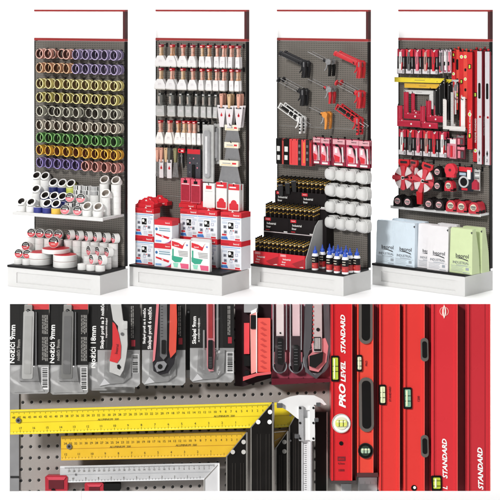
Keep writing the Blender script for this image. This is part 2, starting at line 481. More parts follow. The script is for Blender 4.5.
# rolls standing on the black tray
GT = 'white tapes stacked on the black tray'; h0 = SB + .0192
flat_w = MB(); flat_w.lathe([(.037, 0), (.039, .002), (.039, .045), (.037, .047)], PW, 28); flat_w = flat_w.mesh('flat_tape')
def pile(S, px, v, n, where, me=None, pitch=.0475):
    u = S.u(px, v)
    for j in range(n):
        solo('flat_tape', me or flat_w, f"flat white tape, {ORD[j]} up in pile {where}", 'tape roll', S.M @ T(u, -v, h0 + pitch * j), GT)
    return u
for px, v, n, wh in ((18.6, .33, 1, 'at the front left corner'), (27.0, .33, 1, 'second from left in front'), (25.6, .23, 2, 'behind the front left corner'),
                     (31.2, .13, 4, 'first in the back row'), (39.8, .12, 4, 'second in the back row'), (48.8, .11, 4, 'third in the back row'), (58.2, .10, 4, 'fourth in the back row')):
    u = pile(S, px, v, n, wh)
    place_disc(S, D2, S.M @ T(u, -v - .0, h0 + .0475 * n + .0375) @ RZ(16) @ RX(-6), f'dark red labelled tape on the pile {wh}', GT)
for i, px in enumerate((68.5, 77.3, 86.2, 95.1, 104.2, 113.2)):
    wh = f'{ORD[i]} from left in rear right row'
    u = pile(S, px, .10, 4, wh)
    place_disc(S, D1, S.M @ T(u, -.10, h0 + .19 + .0395) @ RZ(-33), f'pink labelled tape on the pile {wh}', GT)
for i, (px, v, n) in enumerate(((88.4, .21, 2), (97.3, .21, 2), (106.6, .21, 2), (91.2, .325, 1), (100.2, .325, 1))):
    wh = f"{'middle' if v < .3 else 'front'} row right side, {ORD[i if i < 3 else i - 3]} from left"
    u = pile(S, px, v, n, wh)
    place_disc(S, D1, S.M @ T(u, -v, h0 + .0475 * n + .0395) @ RZ(-30), f'pink labelled tape turned sideways, {wh}', GT)
pile(S, 82.4, .325, 1, 'alone without a labelled tape on top')
big = MB(); big.lathe([(.093, 0), (.096, .003), (.096, .046), (.093, .049)], PW, 40); big.lathe([(.092, .0492), (.088, .0502)], CARDRED, 40); big = big.mesh('wide_tape')
GB = 'wide flat tapes with red tops'
uA = S.u(40.4, .25); uB = S.u(65, .27)
for j in range(2):
    solo('wide_tape', big, f"wide flat white tape, {'lower' if j == 0 else 'upper'} roll of the left pair", 'tape roll', S.M @ T(uA, -.25, h0 + .051 * j), GB)
    solo('wide_tape', big, f"wide flat white tape, {'lower' if j == 0 else 'upper'} roll of the right pair", 'tape roll', S.M @ T(uB, -.27, h0 + .051 * j), GB)
bg2 = MB(); bg2.lathe([(.111, 0), (.114, .003), (.114, .032), (.111, .035)], PW, 44); bg2.lathe([(.110, .0352), (.106, .0362)], CARDRED, 44)
uC = (uA + uB) / 2 + .015
solo('wide_tape', bg2, 'widest flat white tape with red top, bridging the two pairs', 'tape roll', S.M @ T(uC, -.235, h0 + .1025), GB)
place_disc(S, D3, S.M @ T(S.u(53.6, .25), -.25, h0 + .1395 + .0462) @ RZ(16) @ RX(-6), 'large bright red labelled tape standing on the widest flat tape', GT)
# ============================================================ stand with the brushes
S = ST_[1]; root = stands[1]
def sc(S, v): return FPX / (S.Z - SW * .5 * -S.s * 1 - v * S.c) if False else FPX / (S.Z + .5 * SW * S.s - v * S.c)
def W_(S, w, v): return w / (sc(S, v) * S.c)          # picture width of something facing front -> metres
def H_(S, w, v): return w / sc(S, v)
WOOD = mat('c8946c', .5, 0, .18, name='varnished_wood'); PWOOD = mat('d8a08c', .5, 0, .12, name='pinkish_wood'); TANW = mat('d2b088', .5, 0, .15, name='pale_wood')
SLV = mat('e4e2e2', .5, 0, .05, name='white_sleeve'); OLIVE = mat('8a8460', .5, name='olive_handle'); GSLV = mat('b8b8b6', .5, 0, .08, name='grey_sleeve'); GHAN = mat('5e5e5a', .55, 0, .2, name='smoky_handle')
CLEAR = mat('b4b4b2', .2, 0, .25, coat=.6, name='clear_blister', scale=25)
def brush_fn(wt, wb, hh, hb, capm, hm, sm, rt=.011):
    def fn():
        c = MB(); c.rbox(-.0125, .0125, -.011, .011, -.022, 0, .006, capm); c.flat(-.010, .010, -.015, -.009, -.011, PAPER)
        h = MB(); z1 = -hh
        h.lathe([(.0, -.018), (rt * .95, -.019), (rt, -.05), (rt * .75, -hh * .7), (rt * 1.15, z1 + .012), (rt * 1.15, z1)][::-1], hm, 12, Matrix.Scale(.75, 4, (0, 1, 0)) @ Matrix.Scale(.88, 4, (1, 0, 0)))
        for x in (-.004, .004): h.box(x - .0012, x + .0012, -rt * .80, -rt * .6, z1 + .012, -.03, mat('e8d8cc', .6, name='handle_stripe'))
        s = MB(); s.prism([(-wb / 2, z1 - hb), (wb / 2, z1 - hb), (wb / 2 * .93, z1 - hb * .55), (wt / 2, z1 - .004), (wt / 2 * .8, z1), (-wt / 2 * .8, z1), (-wt / 2, z1 - .004), (-wb / 2 * .93, z1 - hb * .55)], -.012, .010, sm)
        s.flat(-wt * .25, wt * .25, z1 - hb * .5, z1 - hb * .42, -.012, mat('cfc8cc', .6, name='faint_print'))
        s.flat(-wt * .3, wt * .3, z1 - hb * .62, z1 - hb * .57, -.012, mat('cfc8cc', .6, name='faint_print'))
        br = MB(); br.box(-wb / 2 * .92, wb / 2 * .92, -.009, .007, z1 - hb - .008, z1 - hb + .001, mat('c9c5bf', .9, 0, .3, name='bristles', scale=300))
        return [('cap', c, None), ('handle', h, None), ('sleeve', s, None), ('bristles', br, None)]
    return fn
def hang(S, root, px, py, v, L=None, dz=0):
    u = S.u(px, v); h = S.h(px, py, v)
    hook(S, root, u, h - .006 + dz, round((L or v) - ST + .012, 3))
    return u, h
# rows: (y left, y right, xs, widths, heights)
xs = [160.7, 171.8, 182.5, 192.3, 201.6, 208.8, 216.6, 223.7, 231.3, 237.8]
ws = [(6, 11.4), (6, 10.8), (5, 9.4), (5, 9.2), (4.4, 5.8), (4.6, 6.2), (4.6, 5.4), (4.6, 5.4), (3.8, 4.3), (3.6, 4.2)]
for r, (ya, yb) in enumerate(((44.3, 45.6), (67.8, 69.4))):
    for c, px in enumerate(xs):
        v = .125; py = ya + (yb - ya) * (px - xs[0]) / 77; wt, wb = ws[c]
        key = ('br', c, r)
        hm = (TANW, WOOD, PWOOD, PWOOD, TANW, WOOD, PWOOD, PWOOD, PWOOD, PWOOD, TANW, PWOOD, TANW, PWOOD, PWOOD, WOOD, PWOOD, PWOOD, PWOOD, WOOD)[r * 10 + c]
        fn = brush_fn(W_(S, wt, v), W_(S, wb, v), H_(S, 11.3, v), H_(S, 10.4 if r == 0 else 9.6, v), CARDRED if c % 3 else mat('a82c3c', .5, name='dark_red_cap'), hm, SLV, .013 if c < 4 else .012)
        u, h = hang(S, root, px, py, v)
        for d in range(2):
            place('paint_brush', key, fn, f"{'wide' if c < 4 else 'narrow'} white sleeved brush, {'front' if d == 0 else 'rear'} on {ORD[c]} hook of {'top' if r == 0 else 'second'} row",
                  'paint brush', S.M @ T(u + random.uniform(-.002, .002), -v + d * .022, h) @ RY(random.uniform(-2.6, 2.6)) @ RZ(random.uniform(-7, 7)), 'paint brushes in white sleeves')
for c, (px, wd) in enumerate(zip([160.3, 171.5, 181.1, 188.7, 197.0, 203.9, 210.0, 216.3], [8.4, 8.2, 6.6, 6.4, 5.4, 5, 4.2, 4])):
    v = .11; py = 92.4 + 1.6 * c / 7
    fn = brush_fn(W_(S, wd * .95, v), W_(S, wd, v), H_(S, 13, v), H_(S, 10, v), mat('4c4c4a', .5, name='grey_cap'), GHAN, GSLV, W_(S, wd * .40, v))
    u, h = hang(S, root, px, py, v)
    for d in range(2):
        place('paint_brush', ('gb', c), fn, f"smoky handled brush in grey pack, {'front' if d == 0 else 'rear'} on {ORD[c]} hook of third row", 'paint brush', S.M @ T(u, -v + d * .024, h) @ RY(random.uniform(-2, 2)) @ RZ(random.uniform(-5, 5)), 'grey packed brushes')
for c, (px, wt, wb) in enumerate(zip([160, 169.4, 177.8, 184.2, 189.2, 194.4, 199.2, 204.4], [4, 5, 4, 4, 3.6, 3.6, 3, 3], [7.8, 8.4, 6, 5.4, 4.6, 4.2, 3.6, 3.4])):
    v = .12; blk = c >= 6; py = 120.2 + 1.2 * c / 7
    fn = brush_fn(W_(S, wt, v), W_(S, wb, v), H_(S, 12, v), H_(S, 11, v), CARDRED if not blk else BLACK, (BLACK if blk else (PWOOD, PWOOD, WOOD, TANW)[c % 4]), SLV if blk else mat('f0ece8', .5, 0, .04, name='cream_sleeve'), .015)
    u, h = hang(S, root, px, py, v)
    for d in range(2):
        place('paint_brush', ('fb', c), fn, f"{'black handled' if blk else 'wooden handled'} brush, {'front' if d == 0 else 'rear'} on {ORD[c]} hook of fourth row", 'paint brush', S.M @ T(u, -v + d * .022, h) @ RY(random.uniform(-2, 2)) @ RZ(random.uniform(-6, 6)), 'wooden brushes on the fourth row')
# spatulas with transparent cards
def spat_fn(wt, wb, hh, hb, hm, card=True):
    def fn():
        h = MB(); h.prism([(-.012, 0), (-.016, -.01), (-.013, -hh * .6), (-.008, -hh), (.008, -hh), (.013, -hh * .6), (.016, -.01), (.012, 0)], -.011, .011, hm)
        h.cyl((0, -.0125, -.014), (0, .0125, -.014), .004, DARK, 10)
        b = MB(); b.prism([(-wt / 2, -hh), (-wb / 2, -hh - hb), (wb / 2, -hh - hb), (wt / 2, -hh)], -.0015, .0015, CHROME)
        o = [('handle', h, None), ('blade', b, None)]
        if card:
            k = MB(); k.prism([(-wt * .62, -hh + .02), (-wb * .42, -hh - hb - .01), (wb * .42, -hh - hb - .01), (wt * .62, -hh + .02)], -.0045, -.003, mat('dcd6d8', .4, 0, .06, name='pale_card'))
            k.prism(circ(0, -hh - hb * .42, .010, 14), -.0056, -.0044, CARDRED); k.prism([(-.009, -hh - hb * .42), (.009, -hh - hb * .42), (0, -hh - hb * .42 + .024)], -.0056, -.0044, CARDRED)
            k.flat(-wt * .4, wt * .4, -hh - .006, -hh + .006, -.0045, DGREY)
            o.append(('card', k, None))
        return o
    return fn
for i, (px, py, hm) in enumerate(((221.8, 93.4, PWOOD), (229.6, 94, TANW), (238.9, 94, PWOOD))):
    v = .11; u, h = hang(S, root, px, py, v)
    for d in range(2):
        place('spatula', ('sp', i), spat_fn(W_(S, 7, v), W_(S, 4.6, v), H_(S, 14, v), H_(S, 18, v), hm), f"wooden handled spatula on pale card, {'front' if d == 0 else 'rear'} of the {ORD[i]} pair right of grey brushes", 'spatula',
              S.M @ T(u, -v + d * .04, h), 'carded spatulas')
for i, (px, wt, wb, hm, nm) in enumerate(((157.8, 4, 5, PWOOD, 'pinkish handled'), (161.6, 3.6, 5, PWOOD, 'rosy handled'), (166.4, 3.6, 4.4, TANW, 'tan handled'), (169.6, 4, 5.6, GHAN, 'smoky handled'), (175.6, 3.6, 6.2, OLIVE, 'olive handled'))):
    v = .10; u, h = hang(S, root, px, 147.2 + i * .2, v)
    place('spatula', ('sq', i), spat_fn(W_(S, wt, v), W_(S, wb, v), H_(S, 14.5, v), H_(S, 15, v), hm, i in (1, 3)), f"{nm} painting spatula at lower left of the back panel", 'spatula', S.M @ T(u, -v, h), 'spatulas at lower left')
# multi tool packs
def pack_fn(wd, hg, body, th=.02, deco=None, hole=True, r=.004):
    def fn():
        m = MB(); m.rbox(-wd / 2, wd / 2, -th / 2, th / 2, -hg, 0, r, body)
        if deco: deco(m, wd, hg, -th / 2)
        return [('pack', m, None)]
    return fn
def glovedeco(m, w, h, y):
    m.rbox(-w * .42, w * .42, y - .004, y, -h * .96, -h * .28, .006, mat('a01830', .45, 0, .25, name='crimson_fill'))
    m.rbox(-w * .2, w * .2, y - .001, y, -h * .2, -h * .08, .004, BLACK); m.flat(-w * .4, w * .4, -h * .26, -h * .23, y, PAPER)
def whitedeco(m, w, h, y):
    m.rbox(-w * .24, w * .24, y - .001, y, -h * .24, -h * .10, .004, CARDRED); m.flat(-w * .3, w * .3, -h * .34, -h * .33, y, GREY)
def tagdeco(m, w, h, y):
    m.flat(-w / 2, w / 2, -h * .22, 0, y, CARDRED); m.flat(-w * .4, w * .2, -h * .15, -h * .1, y - .0008, PAPER)
    m.rbox(-w * .42, w * .42, y - .001, y, -h * .96, -h * .72, .01, CARDRED); m.prism(circ(0, -h * .72, w * .28, 14), y - .0012, y, CARDRED)
    m.prism([(-w * .2, 0.0), (w * .2, 0), (0, .012)], y, y + .002, PAPER)
def tools(S, px, py, kind, label):
    v = .09; u, h = hang(S, root, px, py, v, L=.10)
    def fn():
        top = MB(); top.rbox(-.030, .030, -.02, .0, -.035, 0, .008, CARDRED); top.cyl((-.012, -.022, -.018), (-.012, -.019, -.018), .008, BLACK, 12); top.flat(.0, .022, -.024, -.014, -.02, PAPER)
        a = MB(); a.prism([(-.022, -.03), (-.030, -.15), (-.018, -.155), (-.010, -.03)], -.014, -.004, DARK)
        a.prism([(.004, -.03), (.014, -.16), (.026, -.155), (.020, -.03)], -.014, -.004, BLACK)
        b = MB(); b.box(-.008, .006, -.012, -.006, -.12, -.03, CHROME); b.cyl((0, -.016, -.06), (0, -.004, -.06), .012, STEEL, 14)
        return [('head', top, None), ('grip', a, None), ('blade', b, None)]
    place('hand_tool', 'tool' + kind, fn, label, 'hand tool', S.M @ T(u, -v, h), 'tools under the fourth row')
tools(S, 182.4, 148.4, 'a', 'black gripped tool with red head beside the olive spatula')
v = .08; u, h = hang(S, root, 194.4, 149, v)
def dkdeco(m, w, h, y):
    m.flat(-w * .48, w * .48, -h * .16, -.002, y, CARDRED)
    for i in range(4):
        for j in range(3): m.prism(circ(-w * .28 + j * w * .28, -h * (.3 + .15 * i), .006, 10), y - .003, y, (STEEL, PINK, DGREY)[(i + j) % 3])
    m.rbox(-w * .12, w * .12, y - .006, y, -h * .95, -h * .5, .004, BLACK)
place('blister_pack', 'dk', pack_fn(W_(S, 13.5, v), H_(S, 31, v), mat('3a3a42', .35, 0, .3, coat=.4, name='dark_card'), .02, dkdeco), 'dark card with steel bits under a red strip', 'blister pack', S.M @ T(u, -v, h))
def rollerdeco(m, w, h, y):
    m.rbox(-w * .28, w * .28, y - .022, y, -h * .92, -h * .1, w * .2, mat('b4b4b6', .18, .5, .3, coat=.5, name='silver_film', scale=18))
    m.rbox(-w * .10, w * .10, y - .028, y - .021, -h * .85, -h * .2, .004, mat('dededf', .2, .2, .2, name='shiny_ridge'))
for i, (px, py, w, hh, v) in enumerate(((208.6, 124.6, 11, 57, .13), (217.6, 123.5, 6.6, 40, .07))):
    u, h = hang(S, root, px, py, v)
    place('blister_pack', ('ro', i), pack_fn(W_(S, w, v), H_(S, hh, v), CLEAR, .016, rollerdeco), ('long silver blister pack in front of the fourth row end' if i == 0 else 'shorter silver blister pack half hidden behind the long one'), 'blister pack', S.M @ T(u, -v, h), 'silver blister packs')
for i, (py, w, cw, bh) in enumerate(((124.8, 13.4, 17, 15), (142.2, 14, 17.5, 17), (160.4, 18.4, 23, 18))):
    v = .09 + .018 * i; px = (232.6, 232.4, 229.8)[i]; u, h = hang(S, root, px, py, v, L=.12)
    W1 = W_(S, w, v); W2 = W_(S, cw, v); B = H_(S, bh, v)
    def fn(W1=W1, W2=W2, B=B):
        l = MB(); l.rbox(-W1 / 2, W1 / 2, -.016, .008, -.046, .0, .003, mat('e6dfcc', .55, 0, .06, name='cream_label')); l.flat(-W1 * .34, W1 * .1, -.026, -.02, -.016, GREY); l.rbox(W1 * .18, W1 * .4, -.0168, -.016, -.03, -.016, .002, CARDRED)
        l.flat(-W1 * .4, W1 * .2, -.037, -.034, -.016, mat('c8a848', .5, name='gold_print'))
        b = MB(); b.prism([(-W1 * .42, -.044), (-W2 / 2, -.046 - B), (W2 / 2, -.046 - B), (W1 * .42, -.044)], -.002, .0005, STEEL); b.prism([(-W2 / 2, -.046 - B), (W2 / 2, -.046 - B), (W2 / 2, -.046 - B + .006), (-W2 / 2, -.046 - B + .006)], -.003, .001, CHROME)
        return [('handle', l, None), ('blade', b, None)]
    place('broad_scraper', ('bs', i), fn, f"grey broad scraper with cream label, {('top', 'middle', 'bottom and widest')[i]} of three at the right edge", 'scraper', S.M @ T(u, -v, h), 'broad scrapers')
for i, (px, py, w, hh, dk, bm, lb) in enumerate(((186.2, 177.6, 9.4, 23, glovedeco, mat('d8586c', .5, name='rose_card'), 'crimson pack in pink frame, left of two'), (196.4, 178.8, 9.6, 23.6, glovedeco, mat('d8586c', .5, name='rose_card'), 'crimson pack in pink frame, right of two'),
        (209.6, 182.6, 11.8, 24, whitedeco, PAPER, 'plain white pack with small red mark'), (222.2, 181.6, 10.6, 26.5, tagdeco, PAPER, 'white pack with red top and red foot, left of two'), (234.6, 183.6, 10.8, 26.5, tagdeco, PAPER, 'white pack with red top and red foot, right of two'))):
    v = .14; u, h = hang(S, root, px, py + 2, v)
    for d in range(2):
        place('hanging_pack', ('hp', i), pack_fn(W_(S, w, v), H_(S, hh, v), bm, .024, dk), f"{lb}, {'front' if d == 0 else 'behind'}", 'hanging pack', S.M @ T(u, -v + .04 * d, h + .012), 'flat packs above the boxes')

# boxes on the tray
WBX = mat('e6e9ee', .5, 0, .04, name='white_carton'); LIL = mat('b4b8cc', .5, name='lilac_grey_print')
def carton_a(w, h, d):      # red lid, tool picture
    def fn():
        m = MB(); m.box(-w / 2, w / 2, 0, d, 0, h * .82, WBX); m.box(-w / 2 - .0008, w / 2 + .0008, -.0008, d + .0008, h * .82, h, CARDRED)
        y = 0
        m.text('beorol', h * .09, w * .26, h * .90, -.0014, PAPER)
        m.flat(-w * .46, w * .46, h * .755, h * .785, y, SKY); m.flat(-w * .42, w * .3, h * .70, h * .72, y, LIL)
        m.rbox(-w * .14, w * .12, -.001, y, h * .42, h * .64, .004, BLACK); m.prism(circ(-w * .06, h * .56, w * .07, 12), -.0016, 0, PAPER); m.prism(circ(w * .06, h * .5, w * .04, 12), -.0016, 0, GREY)
        for k, (a, b) in enumerate(((-.3, .48), (.27, .52), (-.28, .3), (0, .28), (.25, .33))):
            m.rbox(w * (a - .075), w * (a + .075), -.0008, y, h * (b - .055), h * (b + .055), .003, LIL if k % 2 else mat('8c90a0', .5, name='slate_print'))
            m.prism([(w * (a - .05), h * (b - .04)), (w * (a + .06), h * (b - .01)), (w * (a - .01), h * (b + .045))], -.0014, -.0006, PAPER if k % 2 else DGREY)
        m.prism([(-w * .48, h * .04), (-w * .48, h * .13), (-w * .2, h * .15), (-w * .14, h * .04)], -.001, 0, mat('3d78c0', .5, name='blue_print'))
        m.flat(w * .2, w * .44, h * .03, h * .09, y, CARDRED)
        m.prism([(w * .0, h), (w * .12, h), (w * .06, h + .012)], .004, .006, PAPER)
        m.flat(-w * .46, -w * .1, h * .86, h * .90, -.0008, mat('a81824', .5, name='deep_red_print')); m.flat(-w * .5, w * .5, h * .822, h * .835, -.0008, mat('a81824', .5, name='deep_red_print'))
        for k in range(5): m.flat(-w * .05 + w * .02 * (k % 2), w * .17, h * (.06 + .028 * k), h * (.072 + .028 * k), 0, LIL)
        for k in range(3): m.flat(w * .22, w * .42, h * (.13 + .03 * k), h * (.142 + .03 * k), 0, GREY)
        m.rbox(-w * .44, -w * .18, -.0007, 0, h * .58, h * .67, .003, mat('c8d0dc', .5, name='frosty_print')); m.rbox(w * .2, w * .44, -.0007, 0, h * .60, h * .68, .003, mat('c8d0dc', .5, name='frosty_print'))
        m.rbox(-w * .44, -w * .22, -.0012, 0, h * .17, h * .23, .002, CARDRED); m.flat(-w * .5, w * .5, h * .0, h * .018, 0, CARDRED)
        for k in range(3): m.prism(circ(-w * .02 + k * w * .07, h * .36, w * .028, 10), -.0012, 0, (DGREY, STEEL, CARDRED)[k])
        return [('carton', m, None)]
    return fn
def carton_b(w, h, d):      # white with red band and two red handles
    def fn():
        m = MB(); m.box(-w / 2, w / 2, 0, d, 0, h * .78, WBX); m.box(-w / 2 - .0008, w / 2 + .0008, -.0008, d + .0008, h * .78, h, CARDRED)
        m.text('beorol', h * .085, w * .25, h * .89, -.0014, PAPER)
        m.prism(circ(-w * .38, h * .6, w * .07, 14), -.001, 0, mat('2c6aa0', .5, name='blue_mark')); m.flat(-w * .24, w * .38, h * .62, h * .67, 0, mat('7c9ca8', .5, name='grey_blue_print')); m.flat(-w * .24, w * .40, h * .53, h * .58, 0, mat('7c9ca8', .5, name='grey_blue_print'))
        m.prism([(-w * .42, h * .42), (-w * .42, h * .35), (w * .3, h * .2), (w * .36, h * .29)], -.001, 0, CARDRED); m.prism([(-w * .1, h * .35), (-w * .07, h * .30), (w * .02, h * .27), (w * .0, h * .33)], -.0016, 0, PAPER)
        arc = [(w * .5 * math.sin(R(a)), h * .32 - h * .30 * math.cos(R(a))) for a in range(0, 91, 15)]
        m.flat(-w * .44, -w * .1, h * .05, h * .13, 0, SKY); m.flat(-w * .3, w * .4, h * .70, h * .735, 0, mat('c8ccd4', .5, name='cool_grey_print')); m.prism([(w * .5, h * .02), (0, h * .02)] + [(x * 1, z) for x, z in arc], -.0008, 0, mat('8c4a98', .5, name='violet_print')); m.prism([(w * .5, 0.002), (w * .1, .002)] + [(w * .1 + x * .8, z * .8) for x, z in arc], -.0014, 0, CARDRED)
        return [('carton', m, None)]
    return fn
def carton_c(w, h, d):      # white and green, upright and thin
    def fn():
        m = MB(); m.box(-w / 2, w / 2, 0, d, 0, h, PAPER)
        m.prism([(-w * .46, h * .95), (-w * .46, h * .78), (w * .12, h * .70), (w * .24, h * .93), (w * .30, h * .96), (w * .12, h * .82), (-w * .1, h * .9)], -.001, 0, CARDRED); m.text('beorol', h * .07, -w * .2, h * .81, -.0016, PAPER)
        m.text('M', h * .10, w * .36, h * .84, -.001, mat('4a6ab8', .5, name='blue_letter'))
        m.flat(-w * .44, -w * .36, h * .42, h * .68, 0, GREEN)
        for j in range(4): m.flat(-w * .12 + j * .003, w * .40, h * (.60 - .05 * j), h * (.63 - .05 * j), 0, mat('9a9a9a', .6, name='pale_grey_print'))
        m.prism([(-w * .46, h * .44), (w * .14, h * .40), (w * .02, h * .24), (-w * .3, h * .22), (-w * .46, h * .3)], -.001, 0, GREEN); m.prism([(-w * .4, h * .2), (-w * .1, h * .2), (-w * .16, h * .05), (-w * .34, h * .05)], -.001, 0, mat('8cd0b8', .5, name='mint_print'))
        m.prism([(-w * .02, h * .20), (w * .44, h * .20), (w * .44, h * .03), (w * .04, h * .03)], -.001, 0, mat('d8587c', .5, name='pink_box_print'))
        return [('carton', m, None)]
    return fn
h0 = SB + .0192
def box_at(px, v, w, h, d, fn, key, z, label, group, yaw=0):
    place('carton', key, fn(w, h, d), label, 'carton', S.M @ T(S.u(px, v), -v, z) @ RZ(yaw), group)
GA = 'red topped tool picture cartons'
wa = W_(S, 19.4, .33); ha = .228; gb = 'red topped handle picture cartons'; wb_ = W_(S, 18.6, .37); hb_ = .188
for j in range(2):
    z = h0 + j * (ha + .0006)
    for q in range(3):
        box_at(144.4, .345 - q * .092, wa, ha, .09, carton_a, 'ca', z, f"tool picture carton, {('lower', 'upper')[j]} layer at the left end, {('front', 'middle', 'rear')[q]}", GA)
    for i, px in enumerate((189, 207.0, 231)):
        for q in range(1 if j == 0 and i < 2 else 1):
            box_at(px, .20, wa * (1.05 if i else .92), ha, .14, carton_a, ('cb', i > 0), z, f"tool picture carton, {('lower', 'upper')[j]} layer on the right, {ORD[i]} from its left", GA)
for j in range(2):
    for q in range(2):
        box_at(163.2 + q * 1.5, .375 - q * .09, wb_ * .98, hb_, .088, carton_b, 'cbb', h0 + j * (hb_ + .0006), f"handle picture carton, {('lower', 'upper')[j]} layer in the middle, {('front', 'behind')[q]}", gb)
for q in range(2): box_at(163.2 + 4 + q * 2, .18 - q * .06, wb_, .30 + .04 * q, .058, carton_b, ('cbc', q), h0, f"tall red topped carton behind the handle picture stack, {('nearer', 'farther')[q]} one", gb)
for i, (px, v) in enumerate(((180.4, .395), (200.2, .395))):
    w = W_(S, 19, v)
    for q in range(5 if i else 2):
        box_at(px + .0, v - q * .034, w, .232, .032, carton_c, 'cc', h0, f"green and white carton, {ORD[q]} from front in the {'right' if i else 'left'} file", 'green and white cartons')
def bagtop(px, py, w, v, z, lb):
    def fn():
        m = MB(); m.prism([(-w / 2, 0), (w / 2, 0), (w / 2 - .01, .02), (w * .2, .032), (w * .12, .05), (-w * .12, .05), (-w * .2, .032), (-w / 2 + .012, .028)], -.003, .003, CARDRED); m.prism([(-w * .06, .022), (w * .07, .022), (w * .0, .036)], -.004, -.002, PAPER)
        m.box(-w / 2, w / 2, -.02, .05, -.03, 0, CARDRED); m.text('beorol', .018, w * .2, -.015, -.0215, PAPER)
        return [('red_pouch', m, None)]
    place('red_pouch', 'rp', fn, lb, 'pouch', S.M @ T(S.u(px, v), -v, z), 'red pouches on top of the cartons')
ztop = h0 + 2 * (ha + .0006) + .031
for i, (px, v) in enumerate(((150, .215), (146.4, .30), (160, .10))):
    bagtop(px, 0, W_(S, 18, v), v, ztop, f"flat red pouch lying on the left cartons, {('middle', 'front', 'rear')[i]} one")
for i, (px, v) in enumerate(((189, .13), (207, .13), (231, .13))):
    bagtop(px, 0, W_(S, 16, v), v, ztop, f"flat red pouch on the right cartons, {ORD[i]} from the left")

# ============================================================ stand with the caulking guns
S = ST_[2]; root = stands[2]
GB_ = mat('2c2c2e', .4, .1, .1, name='black_lacquer'); GR_ = mat('c4222c', .38, 0, .08, name='red_lacquer'); GO_ = mat('d88a38', .4, 0, .1, name='orange_lacquer'); GW_ = mat('dcdcda', .4, 0, .05, name='white_lacquer')
def gun_fn(kind, body, handle, L, ang=31, cap=None):
    def fn():
        Ma = RY({'tube': 21, 'cap': 23, 'rod': 22, 'cradle': 30}[kind])                         # barrel points up to the left, local -x is the muzzle
        fr = MB()
        if kind == 'tube':
            fr.cyl((-L, 0, 0), (-.02, 0, 0), .019, body, 18, M=Ma); fr.cyl((-L - .006, 0, 0), (-L + .012, 0, 0), .022, body, 18, M=Ma); fr.cyl((-L - .008, 0, 0), (-L - .004, 0, 0), .012, BLACK, 14, M=Ma)
            fr.cyl((-.03, 0, 0), (0, 0, 0), .022, body, 18, M=Ma)
        elif kind == 'cap':
            fr.cyl((-L - .012, 0, 0), (-L, 0, 0), .024, body, 18, M=Ma); fr.cyl((-L - .014, 0, 0), (-L - .010, 0, 0), .010, CHROME, 12, M=Ma)
            for z in (-.017, .017): fr.cyl((-L, 0, z), (0, 0, z), .0024, STEEL, 8, M=Ma)
            fr.cyl((-.024, 0, 0), (0, 0, 0), .021, body, 16, M=Ma)
        elif kind == 'cradle':
            for z, yy in ((-.022, 0), (.022, 0), (0, .018)): fr.box(-L, -.005, yy - .004, yy + .004, z - .0035, z + .0035, body, Ma)
            for x in (-L, -L * .5, -L * .28, -.012): fr.box(x, x + .009, -.004, .020, -.022, .022, body, Ma)
            fr.cyl((-L + .03, .006, 0), (-.01, .006, 0), .011, BLACK, 12, M=Ma)
        rod = MB()
        if kind == 'rod': rod.cyl((-L, 0, 0), (.03, 0, 0), .0026, STEEL, 8, M=Ma); rod.cyl((-L * .20, 0, .0), (-.01, 0, 0), .010, body, 10, M=Ma)
        else: rod.cyl((-.02, 0, 0), (.095 if kind == 'cradle' else .03, 0, 0), .0022, STEEL, 8, M=Ma)
        if kind == 'cradle': rod.tube([(.095, 0, 0), (.085, 0, -.024)], .0022, STEEL, 8, M=Ma)
        bd = MB(); bd.prism([(-.014, .018), (.018, .024), (.036, .006), (.032, -.022), (.006, -.028), (-.014, -.012)], -.012, .012, body if kind != 'rod' else (CHROME if body is not GO_ else GO_))
        if kind != 'rod': bd.box(.014, .024, -.014, -.011, -.028, .012, STEEL)
        hd = MB(); hd.prism([(.010, -.015), (.030, -.01), (.034, -.05), (.026, -.118), (.010, -.12), (.013, -.07)], -.011, .011, handle)
        tr = MB(); tr.prism([(-.006, -.012), (-.014, -.05), (-.03, -.072), (-.026, -.078), (-.006, -.058), (.004, -.018)], -.005, .005, body if kind != 'rod' else CHROME)
        if kind == 'tube' or kind == 'cap': tr.prism([(.002, -.03), (-.010, -.118), (-.001, -.118), (.010, -.03)], -.004, .004, body)
        if kind == 'cradle':
            for zz in (-.05, -.075, -.10): hd.box(.012, .026, -.0125, -.0105, zz, zz + .014, DARK)
        return [('frame', fr, None), ('push_rod', rod, None), ('body', bd, None), ('handle', hd, None), ('trigger', tr, None)] if fr.v else [('push_rod', rod, None), ('body', bd, None), ('handle', hd, None), ('trigger', tr, None)]
    return fn
guns = [(302.5, 63.5, 'tube', GB_, GB_, .225, 'black full barrel gun, top left'), (327.5, 61.5, 'rod', GB_, BLACK, .20, 'silver rod gun with black handle, top middle'), (357.5, 63.5, 'tube', GR_, GR_, .215, 'red full barrel gun, top right'),
        (301, 91.5, 'cap', GB_, GB_, .225, 'black gun with round muzzle cap, middle left'), (328.0, 89.0, 'rod', GR_, GR_, .20, 'silver rod gun with red handle, centre'), (357.5, 93.5, 'cap', GR_, GR_, .20, 'red gun with round muzzle cap, middle right'),
        (298.5, 119, 'cradle', GW_, GW_, .215, 'white open cradle gun, bottom left'), (324.0, 114.5, 'rod', GO_, GO_, .15, 'orange rod gun, bottom middle'), (355.6, 120.0, 'cradle', GR_, GR_, .205, 'red open cradle gun, bottom right')]
for i, (px, py, kd, b, hn, L, lb) in enumerate(guns):
    v = .15; u = S.u(px, v); h = S.h(px, py, v)
    hook(S, root, u - .02, h - .005, .145)
    for d in range(2):
        place('caulking_gun', ('g', i), gun_fn(kd, b, hn, L, 33), f"{lb}, {'front' if d == 0 else 'rear'} of its pair", 'caulking gun', S.M @ T(u, -v + d * .06, h) @ RZ(4 - 3 * d), 'caulking guns in three rows')
